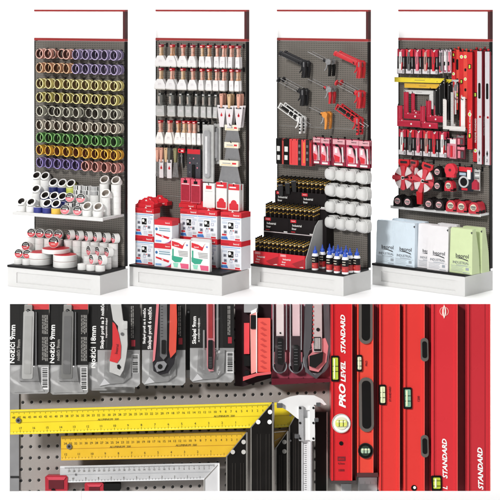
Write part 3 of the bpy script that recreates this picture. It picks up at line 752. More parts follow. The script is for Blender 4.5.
# blister packs row
def slabdeco(cs):
    def f(m, w, h, y):
        for x0, x1, z0, z1, mm in cs: m.rbox(x0 * w, x1 * w, y - .003, y, -z1 * h, -z0 * h, .0015, mm, n=2)
    return f
PK = [(279.6, 5.2, BLACK, [(-.3, .25, .3, .5, PAPER), (-.25, .25, .65, .84, PAPER)], 'slim black pack with two white labels, first from left'),
      (283.4, 3, mat('c04c48', .5, name='brick_red'), [], 'narrow brick red slab between black packs'), (287.2, 5.4, BLACK, [(-.3, .3, .3, .5, PAPER), (-.3, .25, .64, .82, PAPER)], 'slim black pack with two white labels, second from left'),
      (293.4, 6.2, mat('e2484a', .45, name='coral_red'), [(-.2, -.15, .05, .95, RED)], 'plain coral red pack beside the black ones'), (297.6, 2.4, mat('e2484a', .45, name='coral_red'), [], 'very thin coral pack'),
      (300.4, 3.2, DARK, [(-.3, .3, .2, .3, STEEL), (-.3, .3, .45, .55, STEEL), (-.3, .3, .7, .8, STEEL)], 'dark pack with steel clips, left one'), (304.4, 4.2, mat('e2484a', .45, name='coral_red'), [(.1, .2, .1, .9, YELLOW)], 'coral pack with yellow seam'),
      (308.2, 3.2, DARK, [(-.3, .3, .2, .3, STEEL), (-.3, .3, .45, .55, STEEL), (-.3, .3, .7, .8, STEEL)], 'dark pack with steel clips, right one'), (311.4, 2.6, mat('8c2c34', .5, name='brown_red_card'), [(-.2, .2, .1, .9, RED)], 'thin brownish red pack at the end of the slabs')]
for i, (px, w, b, cs, lb) in enumerate(PK):
    v = .13; u = S.u(px, v); h = S.h(px, 138.2 + i * .25, v)
    hook(S, root, u, h - .02, .105)
    place('blister_pack', ('pk', i), pack_fn(W_(S, w, v), H_(S, 26, v), b, .05 if i != 1 else .03, slabdeco(cs)), lb, 'blister pack', S.M @ T(u, -v + .012, h), 'upright packs under the guns')
KPK = [('small', 316.8, 7.6), ('second', 325.2, 8.6), ('third', 338.8, 12.4), ('fourth', 352.6, 12.6), ('fifth', 364.2, 10.4)]
for i, (nm, px, w) in enumerate(KPK):
    v = .125; wd = W_(S, w, v); hg = H_(S, 27, v); u = S.u(px, v); h = S.h(px, 137 + i * .9, v)
    hook(S, root, u, h - .008, .105)
    def fn(wd=wd, hg=hg, i=i):
        m = MB(); m.rbox(-wd / 2, wd / 2, -.001, .001, -hg, 0, .003, (mat('8a1c34', .45, name='wine_card'), mat('b03050', .45, name='raspberry_card'))[i % 2])
        m.flat(-wd * .46, wd * .46, -hg * .20, -hg * .02, -.001, mat('d8a0a8', .5, name='blush_print')); m.text('beorol', hg * .08, wd * .1, -hg * .10, -.0022, BLACK)
        m.prism([(-wd * .3, -hg * .22), (wd * .1, -hg * .5), (wd * .4, -hg * .75), (wd * .46, -hg * .7), (wd * .2, -hg * .38), (-wd * .1, -hg * .2)], -.0030, -.001, BLACK)
        m.flat(-wd * .35, wd * .3, -hg * .97, -hg * .90, -.001, PAPER)
        k = MB(); k.prism([(-wd * .34, -hg * .28), (wd * .02, -hg * .3), (wd * .22, -hg * .62), (wd * .22, -hg * .86), (-wd * .2, -hg * .86), (-wd * .34, -hg * .6)], -.016, -.0012, mat('e8a8b4', .3, 0, .1, coat=.5, name='pink_blister')); k.prism([(-wd * .3, -hg * .58), (wd * .16, -hg * .66), (wd * .14, -hg * .84), (-wd * .2, -hg * .84)], -.019, -.015, CARDRED)
        k.prism([(wd * .27, -hg * .3), (wd * .35, -hg * .3), (wd * .42, -hg * .85), (wd * .33, -hg * .85)], -.012, -.0012, mat('e4e4e4', .3, 0, .1, name='white_blade'))
        k.rbox(-wd * .2, -wd * .02, -.021, -.0155, -hg * .52, -hg * .34, .002, PAPER)
        return [('card', m, None), ('blister', k, None)]
    for d in range(2):
        place('blister_pack', ('kp', i), fn, f"pink and wine coloured knife pack, {nm} from left, {'front' if d == 0 else 'behind'}", 'blister pack', S.M @ T(u, -v + .03 * d, h), 'knife packs under the guns')
# three tiers of counter boxes with capped tubes
BOXB = mat('1b1718', .45, 0, .1, name='black_box_card'); GOLD = mat('c49a3c', .35, .3, .1, name='gold_band'); INR = mat('e0d4d6', .5, name='pale_box_rim')
def tubes_mesh():
    m = MB(); m.lathe([(.0085, 0), (.0085, .100)], mat('231c1c', .4, name='black_tube'), 10); m.lathe([(.0090, .066), (.0090, .073)], GOLD, 10); m.lathe([(.0092, 0.1000), (.0092, 0.1070)], GOLD, 10)
    m.lathe([(.0088, 0.1070), (.0088, 0.1120)], mat('e8dcb8', .4, name='cream_band'), 10); m.lathe([(.0088, 0.1120), (.0088, 0.1210)], BLACK, 10)
    m.lathe([(.0092, 0.1210), (.0092, 0.1280), (.0, 0.1285)], GOLD, 10); m.lathe([(.0078, 0.1285), (.0078, .138), (.005, .142), (0, .142)], BLACK, 10); return m.mesh('capped_tube')
TUB = tubes_mesh()
def counter_box(w, d, hf, face, txt):
    def fn():
        b = MB(); t = .003
        b.box(-w / 2, w / 2, 0, t, 0, hf, face); b.box(-w / 2, w / 2, d - t, d, 0, hf + .01, face); b.box(-w / 2, -w / 2 + t, t, d - t, 0, hf, face); b.box(w / 2 - t, w / 2, t, d - t, 0, hf, face); b.box(-w / 2, w / 2, 0, d, -.0, .003, face)
        b.flat(-w / 2, w / 2, 0.001, .007, 0, INR if face is BOXB else CARDRED)
        l = MB(); l.rbox(-w * .44, -w * .22, -.0012, 0, hf * .76, hf * .95, .002, CARDRED if face is BOXB else mat('e08c90', .5, name='pale_red_print')); l.text('beorol', hf * .10, -w * .33, hf * .86, -.0022, PAPER)
        l.text('Industrial', hf * .20, -w * .19, hf * .58, -.0012, PAPER); l.text('liner', hf * .20, -w * .30, hf * .36, -.0012, PAPER)
        l.flat(-w * .42, -w * .26, hf * .13, hf * .18, 0, CARDRED if face is BOXB else PAPER); l.flat(w * .30, w * .44, hf * .08, hf * .15, 0, PAPER)
        if face is not BOXB: l.prism([(w * .0, hf * .3), (w * .48, hf * .75), (w * .48, hf * .2), (w * .2, hf * .05)], -.0008, 0, mat('9c1622', .5, name='deep_red_swoosh'))
        return [('box', b, None), ('lettering', l, 0)]
    return fn
tiers = [(1, 0, 0, 0, 0.0, .105, CARDRED, 2, 6, 4), (2, 0, 0, 0, .245, .125, BOXB, 2, 6, 4), (3, 0, 0, 0, .455, .125, BOXB, 2, 6, 4)]
h0 = SB + .0192
riser = MB()
u0 = S.u(253, .385); u1 = S.u(304.0, .385) + .002
uR = u0 + 2 * .1 
names3 = {1: 'bottom red', 2: 'middle black', 3: 'top black'}
TW = [(253.2, 304.8, .39), (264.2, 316.0, .245), (278.0, 328, .147)]
for ti, (n, v, _, _, z, hf, face, nb, nc, nr) in enumerate(tiers):
    a, b_, vv = TW[ti]; ua = S.u(253.2, .39) + (.045 if ti == 2 else 0); ub = S.u(304.8, .39) + (.045 if ti == 2 else 0)
    w = (ub - ua) / 2; d = .098
    for i in range(2):
        uc = ua + w * (i + .5)
        place('counter_box', ('cbx', ti), counter_box(w - .002, d, hf, face, ''), f"{names3[n]} counter box full of capped tubes, {('left', 'right')[i]} one", 'counter box', S.M @ T(uc, -vv, h0 + z), 'counter boxes of capped tubes')
        for r_ in range(nr):
            for c in range(nc):
                x = uc - w / 2 + w * (c + .5) / nc; yy = -vv + d * (r_ + .5) / nr + .0
                solo('capped_tube', TUB, f"capped tube, {ORD[r_]} row {ORD[c]} from left in {('left', 'right')[i]} {names3[n]} box", 'capped tube',
                     S.M @ T(x, yy, h0 + z + hf - .034 + .004 * r_), 'black and gold capped tubes')
# stepped riser behind and under the boxes
ua = S.u(253.2, .39); ub = S.u(304.8, .39); RIS = mat('b4b4b2', .5, name='grey_riser')
xr = ub + .004
vs = [(xr, -.385, h0), (xr, -.04, h0), (xr, -.04, h0 + .37), (xr, -.20, h0 + .37), (xr, -.25, h0 + .33), (xr, -.385, h0 + .08)]
vs2 = [(x + .005, y, z) for x, y, z in vs]; k = len(vs)
m2 = MB(); m2.add(vs + vs2, [tuple(range(k)), tuple(range(2 * k - 1, k - 1, -1))] + [(i, (i + 1) % k, (i + 1) % k + k, i + k) for i in range(k)], RIS)
rt = thing('stepped_riser', 'pale grey stepped riser carrying the counter boxes', 'riser', S.M)
for x0, ya, z1, yb in ((ua + .001, -.2445, .2445, -.148), (ua + .046, -.1465, .4545, -.05)):
    q = MB(); q.box(x0, x0 + (ub - ua), ya, yb, h0, h0 + z1, BOXB); part('step', q, rt)
part('side_panel', m2, rt)
for i, (px, v) in enumerate(((281, .135), (287.6, .115), (293.8, .10))):
    q = MB(); q.prism([(-.02, 0), (.018, 0), (.026, .09), (-.03, .09)], -.002, .002, mat('2b2b2c', .35, coat=.4, name='glossy_black_flap')); q.prism([(-.02, .085), (.024, .09), (.02, .096), (-.024, .092)], -.004, .004, STEEL)
    solo('black_flap_card', q, f"glossy black flap card standing on the top boxes, {ORD[i]} from left", 'flap card', S.M @ T(S.u(px, .17), -.166 + .003 * i, h0 + .455 + .085 + .02 * i) @ RZ(-6) @ RX(6), 'flap cards above the boxes')
# masks
MSK = mat('d2d2d0', .8, 0, .05, name='white_felt', scale=120)
def mask_mesh():
    m = MB(); N = 24; prof = [(0, 0), (.45, .001), (.72, .006), (.9, .018), (.985, .036), (1.0, .046)]
    vs = [(0, 0, 0)]; fs = []
    for t, y in prof[1:]:
        for i in range(N):
            a = 2 * PI * i / N; ca, sa = math.cos(a), math.sin(a); p = 3.2
            rr = .0475 / ((abs(ca) ** p + abs(sa) ** p) ** (1 / p)); vs.append((rr * t * ca, y, rr * 1.02 * t * sa))
    for i in range(N): fs.append((0, 1 + i, 1 + (i + 1) % N))
    for j in range(len(prof) - 2):
        for i in range(N): a = 1 + j * N; i2 = (i + 1) % N; fs.append((a + i, a + i2, a + N + i2, a + N + i))
    m.add(vs, fs, MSK)
    rim = [(x * 1.11, y + .0015, z * 1.11) for x, y, z in vs[-N:]]
    b = vs[-N:]; m.add(b + rim, [(i, (i + 1) % N, N + (i + 1) % N, N + i) for i in range(N)], MSK)
    return m.mesh('dust_mask', 50)
MK = mask_mesh()
mxs = [(327.2, 174.2), (337.8, 175.4), (347.6, 176.2), (358.8, 178)]
for r_, dy in enumerate((0, 17.0, 33.6, 49.6)):
    for c, (px, py) in enumerate(mxs):
        v = .165; u = S.u(px, v); h = S.h(px, py + dy * (.985 if c == 0 else 1) - (.5 if r_ else 0), v)
        hook(S, root, u, h + .043, .12)
        for d in range(4):
            solo('dust_mask', MK, f"white dust mask, {ORD[d]} from front, {ORD[c]} stack from left in {ORD[r_]} mask row", 'dust mask', S.M @ T(u + .0015 * d, -v + d * .019, h + random.uniform(-.001, .001)) @ RZ(-10), 'white dust masks stacked on hooks')
# glue bottles
def bottle_fn():
    b = MB(); b.lathe([(.024, 0), (.027, .003), (.027, .118), (.022, .132), (.012, .138)], mat('e8e8ea', .35, name='white_bottle'), 20)
    l = MB(); l.lathe([(.0274, .016), (.0274, .060)], mat('b02c30', .4, 0, .25, name='fiery_label', scale=30), 20); l.lathe([(.0275, .060), (.0275, .112)], mat('161416', .4, name='black_label_band'), 20)
    for z in (.092, .072): l.box(-.012, .014, -.0290, -.0250, z, z + .007, mat('bcb4a4', .5, name='sand_print'))
    l.box(-.012, .010, -.0288, -.0250, .03, .046, mat('d04c40', .5, name='vermilion_print'))
    c = MB(); c.lathe([(.018, .132), (.0185, .150), (.015, .156), (.009, .162), (.003, .192), (0, .193)], mat('2a50b8', .35, 0, .1, name='royal_blue_cap'), 16)
    return [('bottle_body', b, None), ('label', l, None), ('cap', c, None)]
for px, v, lb in ((315.2, .37, 'leftmost in front'), (322.4, .27, 'second from left, set back'), (329.6, .37, 'third from left in front'), (337.2, .385, 'front middle'), (345.2, .39, 'front right, nearest the corner'), (333.4, .28, 'behind the third and fourth'),
                  (341.4, .29, 'behind the front middle gap'), (350.0, .30, 'second from right, set back'), (357.0, .27, 'rightmost'), (329.6, .20, 'rear row, left'), (338, .20, 'rear row, middle'), (346, .20, 'rear row, right')):
    place('glue_bottle', 'bottle', bottle_fn, f'white glue bottle with blue nozzle, {lb}', 'glue bottle', S.M @ T(S.u(px, v), -v, h0) @ RZ(random.uniform(-14, 22)), 'glue bottles on the tray')
# ============================================================ stand with the levels and squares
S = ST_[3]; root = stands[3]
h0 = SB + .0192
LR = mat('d22a2c', .38, .1, .06, name='red_level_paint'); LR2 = mat('e04a3c', .38, .1, .06, name='orange_red_level_paint'); SIDE_SHADE = mat('7c1424', .45, name='shaded_red_side'); SILV = mat('d4d0d4', .4, .2, .06, name='silver_level')  # the dark red for level sides carries their shade in the colour
VIAL = mat('c8dc50', .2, 0, .1, coat=.5, name='lime_vial'); ROSE = mat('b01c38', .45, 0, .12, name='raspberry_plastic')
# knife packs of the top row and of the lower row
def kp_fn(w, h, style):
    def fn():
        m = MB(); m.rbox(-w / 2, w / 2, -.001, .001, -h, 0, .003, mat('2a2628', .45, 0, .2, name='dark_pack_card'))
        m.flat(-w * .48, w * .48, -h * .30, -.002, -.001, (ROSE, CARDRED)[style % 2]); m.prism([(-w * .2, -h * .03), (w * .2, -h * .03), (0, -h * .14)], -.0028, -.001, PAPER if style % 3 else PINK)
        m.flat(-w * .46, w * .46, -h * .98, -h * .80, -.001, mat('d8d4d8', .4, 0, .15, name='silver_window'))
        m.flat(w * .2, w * .4, -h * .96, -h * .84, -.0018, GREY); m.flat(w * .30, w * .42, -h * .7, -h * .36, -.001, GREY)
        k = MB(); c = (PAPER, STEEL, PINK, mat('c49a92', .4, name='dusty_pink'), CARDRED)[style % 5]
        k.prism([(-w * .14, -h * .12), (w * .10, -h * .12), (w * .16, -h * .5), (w * .12, -h * .86), (-w * .16, -h * .86), (-w * .20, -h * .4)], -.012, -.0012, c)
        k.flat(-w * .05, w * .05, -h * .6, -h * .3, -.012, BLACK if style % 2 else DGREY)
        k.prism([(w * .1, -h * .5), (w * .24, -h * .56), (w * .18, -h * .84), (w * .1, -h * .8)], -.010, -.0012, (CARDRED, BLACK, ROSE)[style % 3])
        return [('card', m, None), ('knife', k, None)]
    return fn
def krow(xs, w, ya, yb, hgt, rowname, v=.115):
    for i, px in enumerate(xs):
        py = ya + (yb - ya) * i / max(1, len(xs) - 1); u = S.u(px, v); h = S.h(px, py, v)
        hook(S, root, u, h - .012, round(v - ST + .02, 3))
        for d in range(2):
            place('knife_pack', ('k4', w, hgt, i % 5), kp_fn(W_(S, w, v), H_(S, hgt, v), i % 5), f"carded knife, {'front' if d == 0 else 'rear'} on {ORD[i]} hook from left, {rowname} knife row", 'knife pack', S.M @ T(u, -v + d * .035, h) @ RY(random.uniform(-1, 1)), 'carded knives on hooks')
krow([401.2, 409.4, 417.6, 426.2, 434.2], 7.0, 48.8, 49.2, 25.5, 'upper')
krow([402.6, 410.8, 418.8, 427.0, 434.6, 443.0], 7.0, 129.0, 131.4, 26.5, 'lower')
# cutter bunch right of the upper row
for i, (px, py, c) in enumerate(((441, 50, STEEL), (445.5, 49.4, PAPER), (449.6, 49.4, PINK))):
    v = .12; u = S.u(px, v); h = S.h(px, py, v); hook(S, root, u, h - .01, .10)
    m = MB(); m.rbox(-.017, .017, -.002, .002, -.19, 0, .004, mat('c8b8c0', .3, 0, .3, coat=.4, name='clear_pink_pack', scale=30)); m.prism([(-.006, -.02), (.008, -.02), (.014, -.17), (-.004, -.17)], -.010, -.002, c); m.flat(-.014, .012, -.05, -.02, -.002, DGREY)
    m.prism([(-.012, -.1), (0, -.1), (.004, -.18), (-.012, -.18)], -.008, -.002, (CARDRED, mat('8c2c58', .4, name='plum_print'), ROSE)[i]); m.rbox(-.008, .004, -.014, -.009, -.13, -.10, .002, BLACK)
    solo('cutter_pack', m, f"clear pink cutter pack between knives and red levels, {ORD[i]} from left", 'cutter pack', S.M @ T(u, -v, h), 'clear cutter packs')
# spirit levels
def level_fn(w, L, face, side, holes, vials, txt=True, th=.026):
    def fn():
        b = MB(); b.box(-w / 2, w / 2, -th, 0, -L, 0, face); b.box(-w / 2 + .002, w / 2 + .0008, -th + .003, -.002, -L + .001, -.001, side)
        b.box(-w / 2 - .0006, w / 2 + .0012, -th - .0006, .0006, -L - .004, -L, BLACK); b.box(-w / 2 - .0006, w / 2 + .0012, -th - .0006, .0006, 0, .004, BLACK)
        o = [('bar', b, None)]
        for z0, z1 in holes:
            k = MB(); k.rbox(-w * .26, w * .26, -th - .001, -th + .001, z1 * L, z0 * L, w * .24, BLACK); o.append(('grip_hole', k, None))
        for z, kind in vials:
            k = MB()
            if kind == 'r': k.prism(circ(0, z * L, w * .36, 16), -th - .0025, -th, PAPER); k.prism(circ(0, z * L, w * .22, 14), -th - .004, -th, VIAL)
            else: k.rbox(-w * .30, w * .30, -th - .002, -th, z * L - w * .42, z * L + w * .42, .004, BLACK); k.rbox(-w * .16, w * .16, -th - .004, -th, z * L - w * .3, z * L + w * .3, .003, VIAL)
            o.append(('vial', k, None))
        if txt:
            k = MB(); k.text('PROLEVEL STANDARD', w * .42, w * .06, -L * .72, -th - .0012, PAPER, 90); o.append(('lettering', k, None))
        return o
    return fn
LV = [(453.6, 51, 3.6, 63, LR, .085, [(-.18, -.12)], [(-.36, 'r'), (-.06, 's')], 'short red level, leftmost, with white round vial'),
      (457.4, 49.4, 3.8, 60, LR2, .075, [(-.16, -.34), (-.48, -.62)], [(-.75, 's')], 'orange red level with long black grip holes'),
      (461.6, 51.6, 4.0, 74, LR, .085, [], [(-.07, 'r'), (-.40, 's')], 'red level with round vial at its top, third from left'),
      (465.4, 51.4, 3.6, 76, LR2, .09, [(-.22, -.26), (-.48, -.52)], [(-.07, 'r'), (-.36, 'r')], 'orange red level with two round vials, fourth from left'),
      (469.8, 52.0, 4.6, 96, LR, .10, [], [(-.15, 's'), (-.64, 'r'), (-.86, 's')], 'longer red level, fifth from left'),
      (475.4, 50.0, 4.6, 110, mat('b82028', .4, .1, .06, name='deep_red_paint'), .06, [], [(-.4, 's'), (-.9, 'r')], 'deep red level beside the left silver one'),
      (479.4, 51.2, 4.2, 111, SILV, .10, [(-.28, -.42)], [], 'silver level with black grip, left of two'), (484.0, 49.6, 3.6, 104, mat('8c1826', .4, .1, .06, name='maroon_paint'), .05, [], [], 'maroon level between the two silver ones'),
      (487.2, 51.6, 4.2, 111, SILV, .10, [(-.28, -.42)], [], 'silver level with black grip, right of two')]
for i, (px, py, w, L, fc, v, ho, vi, lb) in enumerate(LV):
    u = S.u(px, v); h = S.h(px, py, v); ww = W_(S, w, v) * .93; LL = H_(S, L, v)
    hook(S, root, u, h - .012, round(v - ST - .026 + .02, 3))
    t = place('spirit_level', ('lv', i), level_fn(ww, LL, fc, SIDE_SHADE if fc is not SILV else mat('9a2434', .4, name='wine_side'), ho, vi, fc is not SILV), lb, 'spirit level', S.M @ T(u, -v + .026, h), 'spirit levels hung upright')
    if fc is SILV:
        k = MB(); k.prism([(0, -LL * .93), (.008, -LL * .9), (0, -LL * .87), (-.008, -LL * .9)], -.0275, -.026, BLACK); k.text('PRO', .014, 0, -LL * .96, -.0272, BLACK, 90); part('emblem', k, t)
        k = MB(); k.prism(circ(.006, -LL * .58, .010, 14), -.0275, -.026, CARDRED); k.prism(circ(.006, -LL * .58, .005, 12), -.0285, -.026, BLACK); part('vial', k, t)
    hk = MB(); hk.rbox(-.008, .008, -.012, -.002, 0.004, .022, .004, fc if fc is not SILV else CARDRED); part('hanger', hk, t)
# combination squares: yellow, amber and white rulers with dark legs
def square_fn(L, w, lw, leg, col, legc, text=True):
    def fn():
        m = MB(); m.prism([(-L, 0), (-L, w), (0, w), (-w * .95, 0)], -.003, .0, col)
        n = int(L / .01)
        for i in range(1, n): m.flat(-i * .01 - .0008, -i * .01 + .0002, w - (.008 if i % 5 else .012), w, -.003, DGREY)
        m.flat(-L * .6, -L * .4, w * .45, w * .52, -.003, DGREY)
        k = MB(); k.prism([(0, w), (-lw, w - lw * .95), (-lw, -leg), (0, -leg)], -.014, .002, legc); k.box(-.0025, .0, -.0155, -.0139, -leg, w - .004, STEEL); k.box(-lw, -lw + .0025, -.0155, -.0139, -leg, w - lw, STEEL)
        for x, z in ((-.008, w - .016), (-.008, w - .036), (-lw + .01, w - lw - .002)): k.prism(circ(x, z, .0035, 10), -.0152, -.0139, PAPER)
        return [('ruler', m, None), ('leg', k, None)]
    return fn
SQ = [(445.6, 80.8, 47.2, 4.9, 4.6, 30, YELLOW, BLACK, .105, 'long bright yellow ruler square, topmost'), (441.4, 86.4, 34, 4.6, 4.6, 26, AMBER, BLACK, .090, 'amber yellow ruler square, below the bright one'), (434.4, 92.6, 28, 4.0, 4.0, 14.5, mat('dcdcda', .4, .1, .05, name='pale_aluminium'), mat('d4d4d2', .4, name='pale_leg'), .078, 'pale aluminium square below the amber one'),
      (453.8, 81.4, 9, 4.0, 4.2, 36, YELLOW, BLACK, .075, 'small yellow square behind the long one')]
for i, (px, py, L, w, lw, leg, c1, c2, v, lb) in enumerate(SQ):
    u = S.u(px, v); h = S.h(px, py, v); hook(S, root, u - .03, h + .02, round(v - ST + .01, 3))
    place('try_square', ('sq4', i), square_fn(W_(S, L, v), H_(S, w, v), W_(S, lw, v), H_(S, leg, v), c1, c2), lb, 'try square', S.M @ T(u, -v, h - H_(S, w, v) * .5) @ RY(-0.5), 'ruler squares')
# white framing squares
def frame_sq(w, h, t, c):
    def fn():
        m = MB(); m.prism([(0, 0), (w, 0), (w, t * .8), (t, t * .8), (t, h), (0, h)], -.004, 0, c)
        for i in range(int(h / .02)): m.flat(t * .1, t * .35, .02 * i + .02, .02 * i + .0215, -.004, GREY)
        return [('framing_square', m, None)]
    return fn
v = .15
place('framing_square', 'fs1', frame_sq(W_(S, 20, v), H_(S, 30, v), W_(S, 3.2, v), mat('e0dcd8', .4, .1, .05, name='white_steel')), 'white framing square with its leg on the left, over the red ones', 'framing square', S.at(443.2, 129.0, v), 'white framing squares')
m_ = S.at(464.2, 131.4, v)
place('framing_square', 'fs2', frame_sq(W_(S, 14, v), H_(S, 34, v), W_(S, 3.6, v), mat('ece8e6', .4, .1, .05, name='white_steel_bright')), 'taller white framing square with its leg on the right', 'framing square', m_ @ T(0, 0.010, 0) @ RZ(180), 'white framing squares')
place('framing_square', 'fs3', frame_sq(W_(S, 4, v), H_(S, 34, v), W_(S, 2.6, v), mat('c8c6c4', .4, .2, .05, name='dull_steel')), 'narrow steel square standing between the white legs', 'framing square', S.at(451, 126.4, .13), 'white framing squares')
for a, b in ((447, 100), (456.5, 100), (462.5, 100)): hook(S, root, S.u(a, v), S.h(a, b, v), .13)
cal = MB(); cal.prism([(-.03, 0), (.035, 0), (.035, -.012), (.012, -.02), (.012, -.28), (-.002, -.28), (-.002, -.02), (-.03, -.008)], -.004, 0, mat('d8d8d8', .3, .5, .05, name='caliper_steel')); cal.rbox(-.008, .02, -.008, -.002, -.09, -.04, .003, STEEL)
solo('caliper', cal, 'steel caliper hanging beside the yellow squares', 'caliper', S.at(455.2, 79.6, .15), None)
for px in (447.4, 450.4, 459.6):
    m = MB(); m.prism([(-.010, 0), (.012, .012), (.012, -.30), (-.010, -.30)], -.008, 0, mat('1b1716', .4, 0, .15, name='black_leg')); m.box(.010, .012, -.0095, -.0079, -.30, .010, STEEL)
    solo('black_rule', m, f"black rule hanging {('left of the caliper', 'just beside the caliper', 'between caliper and the short level')[[447.4, 450.4, 459.6].index(px)]}", 'rule', S.at(px, 83.0, .075), 'black rules')
# red carpenter squares
def carp_fn(w, h, t):
    def fn():
        m = MB(); m.prism([(0, 0), (w, 0), (w, t), (t * .95 + .012, t), (t * .95, t + .012), (t * .95, h), (0, h)], -.006, 0, ROSE)
        for i in range(int((h - t) / .011)): m.prism(circ(t * .5, t + .016 + .011 * i, .0024, 8), -.0068, -.0059, mat('e07c94', .5, name='light_rose_mark'))
        for i in range(int(w / .012) - 1): m.flat(.012 * (i + 1), .012 * (i + 1) + .0015, t - .012, t - .004, -.006, mat('e07c94', .5, name='light_rose_mark'))
        m.prism(circ(w * .56, t * .45, .008, 12), -.0072, -.0059, PAPER); m.prism(circ(t * .9, t * .95, .004, 10), -.0072, -.0059, PAPER)
        return [('carpenter_square', m, None)]
    return fn
for i, (px, py, w, hh, t, v, lb) in enumerate(((397.6, 126.0, 23.5, 21, 5.0, .13, 'front left red square with short leg'), (404.2, 118.4, 19, 27, 4.4, .10, 'tall red square behind the front left one'), (411.6, 114.8, 8, 22, 3.4, .075, 'slim red square standing behind the tall one'),
      (420.6, 127.8, 16, 22, 4.6, .13, 'front right red square with short leg'), (426.4, 121.4, 15.8, 21, 4.6, .10, 'red square behind the front right one'), (434.0, 117.0, 3.4, 12, 1.4, .075, 'small red square beside the black legs'))):
    hook(S, root, S.u(px + 1.4, v), S.h(px + 1.4, py - hh + 1.2, v) , round(v - ST + .006, 3))
    place('carpenter_square', ('cs', i), carp_fn(W_(S, w, v), H_(S, hh, v), W_(S, t, v)), lb, 'carpenter square', S.at(px, py, v), 'red carpenter squares')
# packs under the white squares
for i, (px, py, w, hh, c1, c2, lb) in enumerate(((447.6, 138.2, 6, 19, mat('c8788c', .4, 0, .2, coat=.4, name='rose_clear'), BLACK, 'left'), (453.4, 138.4, 6, 20, mat('d8909c', .4, 0, .2, coat=.4, name='rose_clear_pale'), PAPER, 'second'), (461.0, 135, 6.8, 10, mat('7c2434', .45, name='wine_card'), STEEL, 'upper right'), (461.4, 146.4, 7.4, 12.4, mat('5c1a28', .45, name='dark_wine_card'), PINK, 'lower right'))):
    v = .10; wd = W_(S, w, v); hg = H_(S, hh, v)
    m = MB(); m.rbox(-wd / 2, wd / 2, -.008, .004, -hg, 0, .003, c1); m.flat(-wd * .42, wd * .42, -hg * .26, -hg * .04, -.008, c2); m.rbox(-wd * .3, -wd * .02, -.016, -.008, -hg * .92, -hg * .36, .003, CARDRED if i < 2 else PINK); m.rbox(wd * .06, wd * .32, -.014, -.008, -hg * .9, -hg * .4, .003, PINK if i < 2 else DGREY)
    hook(S, root, S.u(px, v), S.h(px, py, v) - .008, .085); solo('scraper_pack', m, f"small rose and wine pack under the white squares, {lb} one", 'scraper pack', S.at(px, py, v), 'small packs below the squares')
# long tape reels on red frames
def reel_fn(k):
    def fn():
        f = MB(); f.prism([(-.05, .12), (.05, .12), (.052, .085), (.030, .06), (.022, .0), (-.022, .0), (-.030, .06), (-.052, .085)], -.02, 0, RED); f.rbox(-.032, .032, -.021, -.001, .088, .108, .006, mat('30262c', .5, name='dark_slot'))
        f.prism(circ(0, -.03, .092, 24), -.012, -.001, mat('b8303e', .45, name='reel_back'))
        sp = MB()
        for a in (45, 135, 225, 315):
            c = [(0, 0)] + [(.082 * math.cos(R(b)), -.03 + .098 * math.sin(R(b))) for b in range(a - 21, a + 22, 7)]
            c[0] = (.012 * math.cos(R(a)), -.03 + .012 * math.sin(R(a))); sp.prism(c, -.026, -.004, mat('ded4d4', .5, 0, .08, name='white_tape_ribbon'))
        ar = MB()
        for a in (0, 90, 180, 270): ar.prism([(x * math.cos(R(a)) - z * math.sin(R(a)), -.03 + x * math.sin(R(a)) + z * math.cos(R(a))) for x, z in ((0, -.014), (.095, -.020), (.102, 0), (.095, .020), (0, .014))], -.034 - .0004 * (a // 90), -.026, mat('cc3c48', .4, 0, .06, name='coral_spoke'))
        h = MB(); h.prism(circ(0, -.03, .015, 16), -.042, -.033, PAPER); h.prism(circ(0, -.03, .009, 14), -.045, -.041, BLACK)
        cr = MB(); cr.prism([(0, -.024), (.05, -.016), (.05, -.026), (0, -.036)], -.050, -.044, BLACK if k else DARK); cr.cyl((.048, -.075, -.02), (.048, -.048, -.02), .008, BLACK, 10)
        return [('frame', f, None), ('ribbon', sp, None), ('spoke', ar, None), ('hub', h, None), ('crank', cr, None)]
    return fn
v = .15
hu = lambda a, b: hook(S, root, S.u(a, v), S.h(a, b, v), .13)
hu(404.6, 160.4); place('tape_reel', 'reel0', reel_fn(0), 'open white tape reel with coral cross spokes, front left', 'tape reel', S.at(404.8, 173.8, v) @ RZ(8), 'long tape reels')
hu(414.6, 160.4); place('tape_reel', 'reel0', reel_fn(0), 'open tape reel half hidden between two others', 'tape reel', S.at(415.2, 174.4, .09) @ RZ(-20), 'long tape reels')
hu(425.8, 163.0); place('tape_reel', 'reel1', reel_fn(1), 'big red framed tape reel turned sideways, right', 'tape reel', S.at(425.4, 177.2, v + .02) @ RZ(10) @ RY(16) @ Matrix.Scale(.98, 4), 'long tape reels')
m = MB(); m.prism([(-.022, 0), (.022, 0), (.03, .09), (.012, .12), (-.03, .10)], -.02, 0, RED)
solo('reel_grip', m, 'red grip resting on the shelf below the sideways reel', 'grip', S.at(420.6, 204.0, .12), None)
# pocket tape measures
def measure_fn(body, col):
    def fn():
        b = MB(); w = .062; b.prism([(-w / 2, 0), (w / 2, 0), (w / 2, .028), (w * .40, .052), (w * .18, .064), (-w * .18, .064), (-w * .40, .052), (-w / 2, .028)], -.040, 0, body)
        b.prism([(-w / 2 - .0015, .002), (w / 2 + .0015, .002), (w / 2 + .0015, .018), (-w / 2 - .0015, .018)], -.034, -.006, BLACK)
        l = MB(); l.prism(circ(-.002, .034, .019, 18), -.0415, -.0395, col); l.rbox(-.016, .012, -.0428, -.0414, .030, .041, .002, BLACK); l.flat(-.010, .013, .0215, .025, -.0414, BLACK); l.text('beorol', .0085, -.002, .0355, -.0432, PAPER)
        c = MB(); c.rbox(w / 2 - .016, w / 2 + .004, -.043, -.030, .004, .012, .002, BLACK); c.rbox(-.010, .012, -.030, -.010, .0642, .069, .003, BLACK)
        return [('case', b, None), ('badge', l, None), ('lock', c, None)]
    return fn
